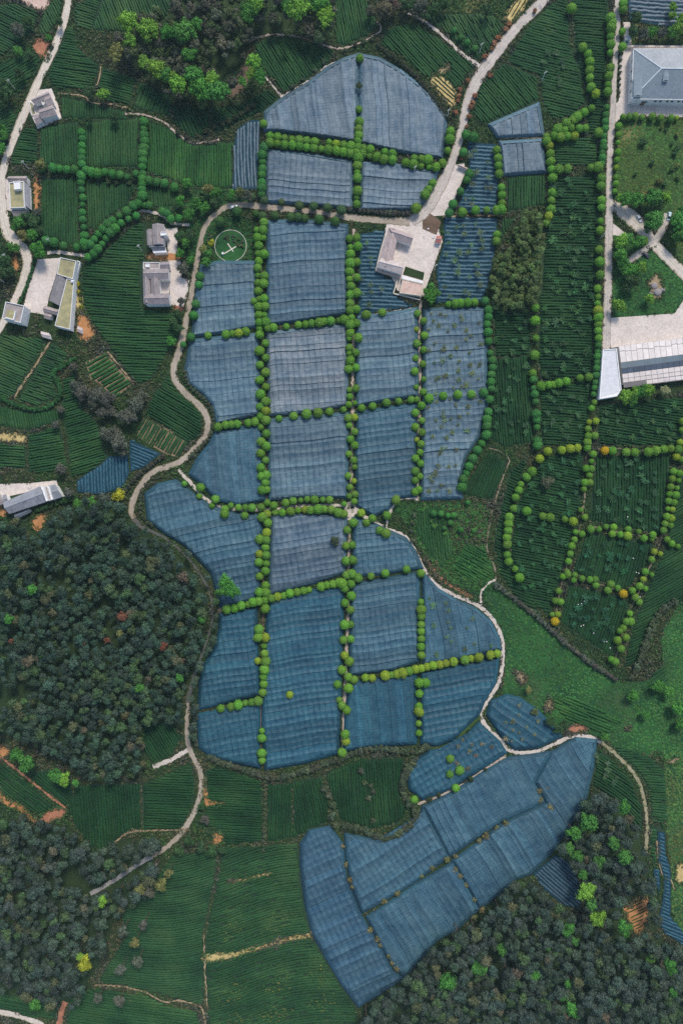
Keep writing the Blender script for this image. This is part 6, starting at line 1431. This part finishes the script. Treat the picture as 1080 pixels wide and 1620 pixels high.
for i in range(18):
    u0, u1 = i * 9.2 + 0.25, (i + 1) * 9.2 - 0.25
    for v0, v1 in ((0, 8 + (i % 3)), (8.4 + (i % 3), 26)): 
        w_ = rng.uniform(0.86, 1.0); gpanel('roof_panel', u0, u1, v0 + 0.2, v1 - 0.2, 'plain', (0.84 * w_, 0.76 * w_, 0.70 * w_))
    w_ = rng.uniform(0.8, 1.15); gpanel('dark_panel', u0 - 0.25, u1 + 0.25, 26.3, 35.2, 'paint', (0.035 * w_, 0.085 * w_, 0.12 * w_))
    w_ = rng.uniform(0.85, 1.15); gpanel('dark_panel', u0, u1, 35.8, 43.6, 'paint', (0.075 * w_, 0.095 * w_, 0.125 * w_), 0.06)
    for v0, v1 in ((44, 51.5), (51.8, 58), (58.6, 65)):
        if v0 > 58 and i < 4: continue
        w_ = rng.uniform(0.84, 1.0); gpanel('roof_panel', u0, u1, v0 + 0.2, v1 - 0.2, 'plain', (0.84 * w_, 0.74 * w_, 0.67 * w_))
gm2 = MB()
tq = []
for u, v in ((0, 0), (168, 0), (168, 66), (0, 66)):
    pass
for v0, v1 in ((0, 34), (34, 66)):
    t = []
    for u, v in ((0, v0), (168, v0), (168, v1), (0, v1)):
        z = zr(v) - 0.10; q = quadw(h12, [gp(u, v)], z)[0]; t.append((q[0], q[1], z))
    gm2.face(t[::-1])
gm2.build('roof_deck', M['plain'], h12, (0.22, 0.20, 0.20))
h13 = thing('end_block', 'white flat-roofed block closing the end of the panel-roofed shed', 'block', [(952,554),(976,552),(982,620),(946,632)])
slab(h13, [(952.5,553),(974.5,551.5),(982,617),(975,627),(947,631.5)], 0, 5.0, 'white_wall', 'white_wall', 0.4, rimw=0.5)
for k_ in range(5):
    a, b = k_ / 5.0, (k_ + 1) / 5.0
    L0, L1 = np.array([953.8, 555.0]), np.array([948.6, 629]); R0, R1 = np.array([973.5, 553.6]), np.array([978.5, 620])
    q = [L0 + (L1 - L0) * (a + 0.004), R0 + (R1 - R0) * (a + 0.004), R0 + (R1 - R0) * (b - 0.004), L0 + (L1 - L0) * (b - 0.004)]
    flat_panel(h13, 'roof_sheet', [tuple(x) for x in q], 5.0, 0.08, 'plain', (0.70, 0.69, 0.69))
# blue-roofed house
p = [(0,790),(60,770),(100,780),(20,815)]
h14 = thing('farm_house', 'blue-grey roofed house at the edge of the large wood', 'house', p)
_, Q, I = gable(h14, [(5,795),(64,769),(76,793),(15,813)], 5.4, 7.4, (1.0,1.12,1.25)); openings(h14, *side(I, 2), 1.5, 1.2, 1.3, (0.2, 0.4, 0.6, 0.8))
_, Q, I = gable(h14, [(77,768),(88,766.5),(99.5,786),(84,791)], 5.0, 6.2, (0.9,1.05,1.15))
slab(h14, [(65,769.5),(69,769),(76,792),(73.5,793)], 0, 7.6, 'white_wall', 'white_wall', 0.1)
slab(h14, [(70,770),(75,769),(82,791),(77,792)], 0, 5.2, 'cement_roof', 'white_wall', 0.15)
slab(h14, [(75.5,769),(78,769),(84,790),(82,791)], 0, 6.6, 'white_wall', 'white_wall', 0.1)
gable(h14, [(5,783),(10,782),(15,795),(6,797)], 4.4, 5.4, (1.05,1.12,1.2))
gable(h14, [(-10,786),(2,782),(6,797),(-10,803)], 4.4, 5.6, (1.3,1.2,1.15))
gable(h14, [(22,814),(46,804),(49,810),(27,821)], 3.0, 3.8, (0.6,0.75,0.9))
h15 = thing('shed', 'grey-roofed shed among the bushes below the mossy long house', 'shed', [(64,522),(80,528),(76,540),(66,532)])
gable(h15, [(65,524),(78,527),(81,537),(67,533)], 2.6, 3.4, PALE, over=0.2)
h16 = thing('shed', 'small grey shed on the orange bare ground', 'shed', [(122,516),(131,522),(129,530),(122,526)])
gable(h16, [(123,515.5),(130.5,519),(130,528),(123,524.5)], 2.4, 3.1, PALE, over=0.2)
b1 = thing('shelter', 'narrow tan roadside shelter above the striped net', 'shelter', [(724,260),(739,266),(739,269),(724,263)])
gable(b1, [(724.5,259.5),(739.5,266),(738.5,269),(723.8,262.5)], 2.4, 2.8, (2.0,1.6,1.4), over=0.3)

# ------------------------------------------------------------------ circular garden
cg = thing('circular_garden', 'round garden ringed by a white kerb with a white cross', 'garden', [(365,389),(365,389.01),(365.01,389)])
def ring(r0, r1, z0, z1, n=64):
    m = MB()
    for i in range(n):
        a, b = 2 * math.pi * i / n, 2 * math.pi * (i + 1) / n
        m.prism([(math.cos(a) * r0, math.sin(a) * r0), (math.cos(a) * r1, math.sin(a) * r1), (math.cos(b) * r1, math.sin(b) * r1), (math.cos(b) * r0, math.sin(b) * r0)], z0, z1)
    return m
ring(8.85, 9.12, 0.0, 0.25).build('kerb', M['cream_wall'], cg)
m = MB(); m.prism([(math.cos(a) * 8.7, math.sin(a) * 8.7) for a in np.linspace(0, 2 * math.pi, 48, endpoint=False)], 0.0, 0.13); m.build('lawn', M['green_meadow'], cg)
m = MB(); m.box((-0.2, -2.4, 0.13), (8.2, 0.6, 0.14), R(31)); m.build('cross_arm', M['cream_wall'], cg)
m = MB(); m.box((-0.1, -1.0, 0.15), (5.6, 0.6, 0.14), R(-55)); m.build('cross_arm', M['cream_wall'], cg)
m = MB(); m.box((-4.4, -4.6, 0.13), (1.3, 1.3, 1.1), R(31), 0.8); m.build('pedestal', M['white_wall'], cg)
for i in range(26):
    a = random.uniform(-0.2, 2.2); q = random.uniform(3.5, 8)
    plant('shrub', 365 + math.cos(a) * q / S * 0.9, 389 - math.sin(a) * q / S * 0.9, random.uniform(1.6, 2.8), vary((0.11, 0.13, 0.08), 0.3, 0.3), '%s small shrub planted inside the circular garden' % ordinal(i + 1), 'shrub', 'shrubs inside the circular garden')

# ------------------------------------------------------------------ utility poles
POLES = [(25,142,'beside the tan lane house'), (47,268,'beside the small flat house'), (86,388,'above the mossy long house'), (18,412,'in the lane bend bushes'), (8,447,'on the dark plot in the lane bend'), (226,398,'beside the upper grey-roofed house'), (706,188,'at the corner of the pale upper net'), (654,276,'on the pole net'), (686,428,'at the forecourt edge'), (757,86,'beside the pinkish roadside bushes'), (948,378,'beside the long dark slope'), (855,130,'on the broad upper slope'), (248,1366,'at the lower wood edge')]
for x, y, wh in POLES:
    gx, gy, _ = W(x, y, 0); o = empty('utility_pole', (gx, gy, 0), R(30)); tag(o, 'pale concrete utility pole %s' % wh, 'utility pole', 'utility poles')
    m = MB(); m.tube((0, 0, 0), (0, 0, 9.5), 0.20, 0.13, 10); m.build('shaft', M['pole'], o)
    m = MB(); m.box((0, 0, 8.9), (2.0, 0.14, 0.16)); m.box((0, 0, 8.1), (1.4, 0.12, 0.14)); m.build('crossarm', M['pole'], o)
    for k_ in (-0.9, 0, 0.9):
        m = MB(); m.tube((k_, 0, 9.06), (k_, 0, 9.35), 0.08, 0.05, 6); m.build('insulator', M['paint'], o, (0.6, 0.6, 0.62))
# net posts that poke through the pole net
for i, (x, y) in enumerate(((592,300),(607,302),(625,293),(645,297),(578,296),(645,320),(625,322),(608,272),(590,275),(655,302))):
    gx, gy, _ = W(x, y, 0); o = MB(); o.tube((gx, gy, 0), (gx, gy, 3.9), 0.14, 0.10, 8); o.box((gx, gy, 3.9), (0.5, 0.1, 0.1))
    q = o.build('net_post', M['plain'], None, (0.05, 0.055, 0.06)); tag(q, 'dark post poking through the net in the road fork', 'post', 'posts of the net in the road fork')

# ------------------------------------------------------------------ cars, motorbikes, people
def car(px, py, ang, color, label, van=False):
    gx, gy, _ = W(px, py, 0.9); o = empty('parked_car' if not van else 'parked_van', (gx, gy, 0.07), R(-ang)); tag(o, label, 'van' if van else 'car', 'parked vehicles')
    L_, Wd = (4.5, 1.8) if not van else (4.8, 1.9)
    def loft(secs, name, mat, parent, col=None):
        m = MB(); b = 0
        for x, hw, z0, z1 in secs: m.v += [(x, -hw, z0), (x, hw, z0), (x, hw * 0.94, z1), (x, -hw * 0.94, z1)]
        for i in range(len(secs) - 1):
            for k_ in range(4):
                a, c = 4 * i + k_, 4 * i + (k_ + 1) % 4; m.f.append((a, c, c + 4, a + 4))
        m.f.append((3, 2, 1, 0)); e = 4 * (len(secs) - 1); m.f.append((e, e + 1, e + 2, e + 3))
        return m.build(name, mat, parent, col, bevel=0.04)
    hw = Wd / 2
    loft([(-L_ / 2, hw * 0.86, 0.35, 0.85), (-L_ / 2 + 0.25, hw, 0.25, 0.95), (0.6, hw, 0.25, 0.95), (L_ / 2 - 0.5, hw * 0.97, 0.25, 0.85), (L_ / 2, hw * 0.80, 0.35, 0.65)], 'body', M['paint'], o, color)
    top = 1.45 if not van else 1.85; x1 = 0.95 if not van else 1.6
    cb = loft([(-L_ / 2 + 0.35, hw * 0.86, 0.93, 0.99), (-L_ / 2 + 0.85, hw * 0.84, 0.93, top - 0.08), (-0.1, hw * 0.84, 0.93, top - 0.05), (x1, hw * 0.86, 0.93, 0.98)], 'cabin', M['glass'], o)
    m = MB(); m.box((-0.75, 0, top - 0.06), (1.75 if not van else 2.6, Wd * 0.74, 0.06), 0, 0.94); m.build('roof', M['paint'], o, color)
    for sx in (-1, 1):
        for sy in (-1, 1):
            m = MB(); m.tube((sx * L_ * 0.31, sy * (hw - 0.2), 0.31), (sx * L_ * 0.31, sy * (hw + 0.02), 0.31), 0.31, 0.31, 12); w_ = m.build('wheel', M['rubber'], o)
            m = MB(); m.tube((sx * L_ * 0.31, sy * (hw + 0.0), 0.31), (sx * L_ * 0.31, sy * (hw + 0.04), 0.31), 0.17, 0.17, 10); m.build('rim', M['pole'], w_)
    for sy in (-1, 1):
        m = MB(); m.box((L_ / 2 - 0.12, sy * hw * 0.6, 0.55), (0.2, 0.32, 0.16)); m.build('headlight', M['glass'], o)
car(370, 327, -12, (0.80, 0.80, 0.80), 'white car on the bend of the dirt road above the circular garden')
car(1010.5, 345.5, 60, (0.82, 0.83, 0.85), 'white car with dark windows parked beside the garden drive')
car(1057.5, 342, 100, (0.50, 0.68, 0.70), 'pale turquoise van at the end of the short drive', True)
car(1021, 403, 40, (0.035, 0.022, 0.04), 'dark van parked below the garden drive crossing', True)
for x, y, a, wh in ((10,312,70,'in front of the small flat house, upper one'), (10.5,335,80,'in front of the small flat house, lower one')):
    gx, gy, _ = W(x, y, 0.5); o = empty('motorbike', (gx, gy, 0.06), R(-a)); tag(o, 'dark motorbike parked ' + wh, 'motorbike', 'parked motorbikes')
    for sx in (-0.62, 0.62):
        m = MB(); m.tube((sx, -0.06, 0.3), (sx, 0.06, 0.3), 0.3, 0.3, 14); m.build('wheel', M['rubber'], o)
    m = MB(); m.tube((-0.6, 0, 0.35), (0.45, 0, 0.62), 0.13, 0.16, 8); m.tube((0.62, 0, 0.3), (0.42, 0, 0.95), 0.05, 0.05, 6); m.build('frame', M['paint'], o, (0.25, 0.06, 0.05))
    m = MB(); m.box((-0.3, 0, 0.68), (0.75, 0.26, 0.12), 0, 0.85); m.build('seat', M['rubber'], o)
    m = MB(); m.tube((0.40, -0.36, 0.98), (0.40, 0.36, 0.98), 0.025, 0.025, 6); m.build('handlebar', M['pole'], o)
def person(px, py, rz, shirt, hat, label):
    """stooping field worker: one skinned body, with hat as a child"""
    gx, gy, _ = W(px, py, 1.0); o = empty('person', (gx, gy, 0.0), rz); tag(o, label, 'person', 'tea pickers')
    J = {'pel': (0, 0, .88, .15), 'chest': (.22, 0, 1.22, .16), 'neck': (.34, 0, 1.40, .06), 'head': (.42, 0, 1.52, .105), 'kl': (.06, .1, .48, .07), 'kr': (.04, -.1, .48, .07), 'fl': (-.02, .11, .07, .05), 'fr': (-.05, -.11, .07, .05),
         'tl': (.12, .12, .03, .045), 'tr': (.09, -.12, .03, .045), 'sl': (.27, .19, 1.30, .065), 'sr': (.27, -.19, 1.30, .065), 'el': (.42, .24, 1.05, .05), 'er': (.42, -.24, 1.05, .05), 'hl': (.60, .12, .98, .04), 'hr': (.60, -.12, .98, .04)}
    ks = list(J); me = bpy.data.meshes.new('body')
    E = [('pel','chest'),('chest','neck'),('neck','head'),('pel','kl'),('pel','kr'),('kl','fl'),('kr','fr'),('fl','tl'),('fr','tr'),('chest','sl'),('chest','sr'),('sl','el'),('sr','er'),('el','hl'),('er','hr')]
    me.from_pydata([J[k][:3] for k in ks], [(ks.index(a), ks.index(b)) for a, b in E], [])
    b = link('body', me, o, M['cloth'], shirt); md = b.modifiers.new('skin', 'SKIN')
    for i, k in enumerate(ks): me.skin_vertices[0].data[i].radius = (J[k][3], J[k][3])
    me.skin_vertices[0].data[0].use_root = True
    b.modifiers.new('sub', 'SUBSURF').levels = 1
    m = MB(); m.tube((.42, 0, 1.58), (.43, 0, 1.72), .30, .05, 12); m.build('hat', M['cloth'], o, hat)
WORK = [(914,957,'lowest of the slanting line in the lowest tea grid square'), (919,954,'second of the slanting line in the lowest tea grid square'), (924,950,'third of the slanting line in the lowest tea grid square'), (926,948,'top of the slanting line in the lowest tea grid square'), (921,988,'upper of two below the slanting line of pickers'), (919,990,'lower of two below the slanting line of pickers'), (937,1002,'alone low in the lowest tea grid square'), (955,1015,'at the east side of the lowest square, beside another'), (958,1016,'at the far east side of the lowest square'), (965,1025,'near the outer column foot'), (1001,884,'alone in the middle tea grid square'), (1004,906,'first of a line below the middle square'), (1010,906,'last of a line below the middle square'), (991,817,'alone in the upper tea grid square'), (1010,945,'under the outer tree column'), (383,449,'alone on the net below the circular garden')]
for i, (x, y, wh) in enumerate(WORK):
    person(x, y, random.uniform(0, 6.28), random.choice([(0.5,0.5,0.52),(0.12,0.16,0.3),(0.4,0.12,0.12),(0.6,0.55,0.5)]) if i < 15 else (0.05, 0.06, 0.09), (0.8, 0.78, 0.72), 'stooping worker, ' + wh)

# small yard things
for i, (x, y) in enumerate(((687,373),(691,387),(693,390),(685,376),(677,362))):
    gx, gy, _ = W(x, y, 0.4); m = MB(); m.box((gx, gy, 0.05), (1.2, 0.9, 0.7), random.uniform(0, 3), 0.8); q = m.build('white_sack', M['cloth'], None, (0.75, 0.74, 0.72), bevel=0.08)
    tag(q, '%s white sack from the top, at the red shed of the forecourt' % ordinal(i + 1), 'sack', 'sacks on the forecourt')
for i, (x, y, r_) in enumerate(((1034,452,2.0),(1040,462,2.4),(1048,458,1.6),(1030,464,1.5))):
    gx, gy, _ = W(x, y, 0.5); V, F = blob(np.random.default_rng(900 + i), np.zeros(3), r_, 2, 0.45, 0.2)
    q = link('boulder', tri_mesh('boulder', V, F), None, M['plain'], (0.30, 0.27, 0.26)); q.location = (gx, gy, 0.15)
    tag(q, '%s grey boulder of the heap on the garden lawn' % ordinal(i + 1), 'boulder', 'boulders on the garden lawn')
# rough grass tufts on the meadows
def tufts(poly, n, label, col):
    P = np.asarray(poly, float); pts = rng.uniform(P.min(0), P.max(0), (n * 2, 2)); pts = pts[inside(pts, P)]; pts = pts[free(pts[:, 0], pts[:, 1])][:n]
    c = WP(pts); k = len(c); r_ = rng.uniform(0.25, 0.9, k); V = []; 
    a = rng.uniform(0, 6.28, k)
    base = np.stack([np.stack([c[:, 0] + np.cos(a + q) * r_, c[:, 1] + np.sin(a + q) * r_, np.full(k, 0.0)], 1) for q in (0, 1.57, 3.14, 4.71)] + [np.stack([c[:, 0], c[:, 1], r_ * 0.9], 1)], 1)
    i = np.arange(k)[:, None] * 5
    F = np.concatenate([i + [0, 1, 4], i + [1, 2, 4], i + [2, 3, 4], i + [3, 0, 4]])
    pt = 0.5 + 0.5 * np.sin(c[:, :1] * 0.11 + np.sin(c[:, 1:] * 0.09) * 2.0); t = np.repeat(rng.uniform(0.6, 1.5, (k, 1)) * (np.array(col) * (1 - 0.6 * pt) + np.array([0.048, 0.150, 0.036]) * 0.6 * pt) * rng.uniform(0.85, 1.15, (k, 3)), 5, 0)
    o = link('grass', tri_mesh('grass', base.reshape(-1, 3), F, t), None, M['leaf']); tag(o, label, 'grass', kind='stuff')
tufts(MEADOW[0][1], 5200, 'tufted bright grass of the meadow beside the winding path', (0.028, 0.080, 0.024))
tufts(MEADOW[2][1], 1500, 'dry tufts beside the striped net strip', (0.07, 0.09, 0.03))
tufts(MEADOW[3][1], 3200, 'olive tufts and weeds below the white hall', (0.06, 0.10, 0.025))
tuft_later = [(1045,202),(1052,206),(1070,214),(1016,226),(1062,228),(1070,235),(1066,243),(1030,258),(1070,262),(1062,268),(1004,276),(1072,282),(1042,288),(1050,292)]
for i, (x, y) in enumerate(tuft_later): plant('shrub', x, y, random.uniform(3.5, 8), vary(random.choice([(0.05,0.11,0.04),(0.08,0.13,0.04),(0.14,0.17,0.05)]), 0.25), '%s low bush counted in reading order on the olive meadow below the white hall' % ordinal(i + 1), 'shrub', 'bushes on the olive meadow')
tufts(MEADOW[4][1], 2200, 'green tufts on the garden lawn', (0.03, 0.09, 0.025))
tufts(MEADOW[5][1], 3000, 'green tufts on the slope above the winding path', (0.03, 0.095, 0.022))
tufts(MEADOW[1][1], 1800, 'scrub tufts below the dark hedge', (0.035, 0.09, 0.03))

# ------------------------------------------------------------------ undergrowth on every verge, balk and gap
USED = OCC | TEAOCC
_keep = OCC.copy(); OCC[:] = False
for w_ in WOODS: occupy_poly(w_[2])
for m_ in MEADOW[:5]: occupy_poly(m_[1])
for p_ in ROADS: occupy_line(catmull(p_[1], 4.0), (np.mean(p_[2]) if hasattr(p_[2], '__len__') else p_[2]) / 2 + 0.6)
occupy_line([(365,389),(365.5,389)], 27); occupy_line([(365,389),(365.5,389)], 27)
USED |= OCC; OCC[:] = _keep
TV = []
for i in range(8):
    r_ = np.random.default_rng(700 + i); TV.append(leaves(r_, np.array([0, 0, 0.1]), 0.72, 10, 0.36, 0.7))
gx_, gy_ = np.meshgrid(np.arange(-4, 1086, 3.6), np.arange(-4, 1626, 3.6)); q_ = np.stack([gx_.ravel(), gy_.ravel()], 1) + rng.normal(0, 1.3, (gx_.size, 2))
ii = np.clip(np.round(q_).astype(int), 0, [1079, 1619]); q_ = q_[~USED[ii[:, 1], ii[:, 0]]]
ex = [q_]
for p_, m_, lb in SOIL:
    P = catmull(p_, 3.0, True); e_ = np.repeat(P, 3, 0) + rng.normal(0, 2.0, (len(P) * 3, 2)); ex.append(e_)
for p_ in ROADS:
    C = catmull(p_[1], 2.2); w_ = np.interp(np.linspace(0, 1, len(C)), np.linspace(0, 1, len(p_[1])), p_[2]) if hasattr(p_[2], '__len__') else np.full(len(C), float(p_[2]))
    t = np.gradient(C, axis=0); t /= np.maximum(np.hypot(*t.T), 1e-6)[:, None]; n = np.stack([-t[:, 1], t[:, 0]], 1)
    for sg in (-1, 1):
        e_ = C + n * (sg * (w_ / 2 + rng.normal(0.9, 0.8, len(C))))[:, None]
        ex.append(e_[(np.sin(C[:, 0] * 0.31 + sg) + np.sin(C[:, 1] * 0.23) + rng.normal(0, 0.8, len(C))) > 0.6])
ex_ = np.concatenate(ex[1:])
for yp, lb in YARD: ex_ = ex_[~inside(ex_, yp)]
q_ = np.concatenate([q_, ex_])
lf = np.sin(q_[:, 0] * 0.021 + 1) * np.cos(q_[:, 1] * 0.027) + 0.6 * np.sin(q_[:, 0] * 0.06 - q_[:, 1] * 0.05) + rng.normal(0, 0.45, len(q_))
PAL = np.array([(0.040, 0.085, 0.040), (0.055, 0.115, 0.035), (0.085, 0.100, 0.050), (0.110, 0.105, 0.060), (0.075, 0.080, 0.062)])
Vs, Fs, Ts, n_ = [], [], [], 0
wp_ = WP(q_)
for k_ in range(len(q_)):
    V, F = TV[k_ % 8]; rad = rng.uniform(0.5, 1.45) * (1.35 if lf[k_] > 0.9 else 1.0)
    a = rng.uniform(0, 6.28); ca, sa = math.cos(a), math.sin(a)
    Vs.append(np.stack([(V[:, 0] * ca - V[:, 1] * sa) * rad + wp_[k_, 0], (V[:, 0] * sa + V[:, 1] * ca) * rad + wp_[k_, 1], V[:, 2] * rad + 0.12], 1)); Fs.append(F + n_); n_ += len(V)
    c = PAL[int(np.clip((lf[k_] + 1.6) / 3.2 * 5, 0, 4))] * rng.uniform(0.65, 1.35); Ts.append(np.broadcast_to(c, (len(V), 3)) * np.repeat(rng.uniform(0.8, 1.2, len(V) // 4), 4)[:, None])
o = link('weeds', tri_mesh('weeds', np.concatenate(Vs), np.concatenate(Fs), np.concatenate(Ts)), None, M['leaf'])
tag(o, 'tangled weeds and low scrub on banks, verges and plot edges', 'weeds', kind='stuff')
print('weeds', len(q_), 'tris', sum(len(m.polygons) for m in bpy.data.meshes))
# yellowing weeds on the big curved slope
def tuft_patch(poly, n, rad, cols, label):
    P = np.asarray(poly, float); pts = rng.uniform(P.min(0), P.max(0), (n * 3, 2)); pts = pts[inside(pts, P)]
    nz = np.sin(pts[:, 0] * 0.09) + np.sin(pts[:, 1] * 0.13 + pts[:, 0] * 0.03) + rng.normal(0, 0.5, len(pts)); pts = pts[nz > 0.7][:n]
    wp = WP(pts); Vs, Fs, Ts, n_ = [], [], [], 0
    for k_ in range(len(pts)):
        V, F = TV[k_ % 8]; r_ = rad * rng.uniform(0.5, 1.3)
        Vs.append(V * np.array([r_ * 1.5, r_ * 0.8, r_]) + np.array([wp[k_, 0], wp[k_, 1], 0.85])); Fs.append(F + n_); n_ += len(V)
        Ts.append(np.broadcast_to(np.array(cols[k_ % len(cols)]) * rng.uniform(0.7, 1.3), (len(V), 3)))
    o = link('weeds', tri_mesh('weeds', np.concatenate(Vs), np.concatenate(Fs), np.concatenate(Ts)), None, M['leaf']); tag(o, label, 'weeds', kind='stuff')
tuft_patch([(335,1545),(500,1510),(560,1600),(560,1618),(335,1618)], 420, 0.55, [(0.20,0.19,0.05),(0.12,0.16,0.04),(0.07,0.14,0.04)], 'yellowing weeds over the lower part of the big tea slope')
tuft_patch([(350,1440),(495,1440),(495,1475),(340,1490)], 160, 0.5, [(0.14,0.16,0.05),(0.06,0.14,0.04)], 'light weeds above the yellow stubble strip')
# ------------------------------------------------------------------ haze
hz = MB(); hz.box((0, 0, -1.5), (1840, 1840, H + 12))
hm = bpy.data.materials.new('thin_haze'); hm.use_nodes = True; hn = hm.node_tree; hn.nodes.clear()
ho = hn.nodes.new('ShaderNodeOutputMaterial'); hv_ = hn.nodes.new('ShaderNodeVolumePrincipled')
hv_.inputs['Color'].default_value = (0.60, 0.86, 0.95, 1); hv_.inputs['Density'].default_value = 0.00007; hv_.inputs['Anisotropy'].default_value = 0.2
hn.links.new(hv_.outputs[0], ho.inputs['Volume'])
o = hz.build('haze', hm); tag(o, 'thin bluish air over the whole valley', 'haze', kind='stuff')
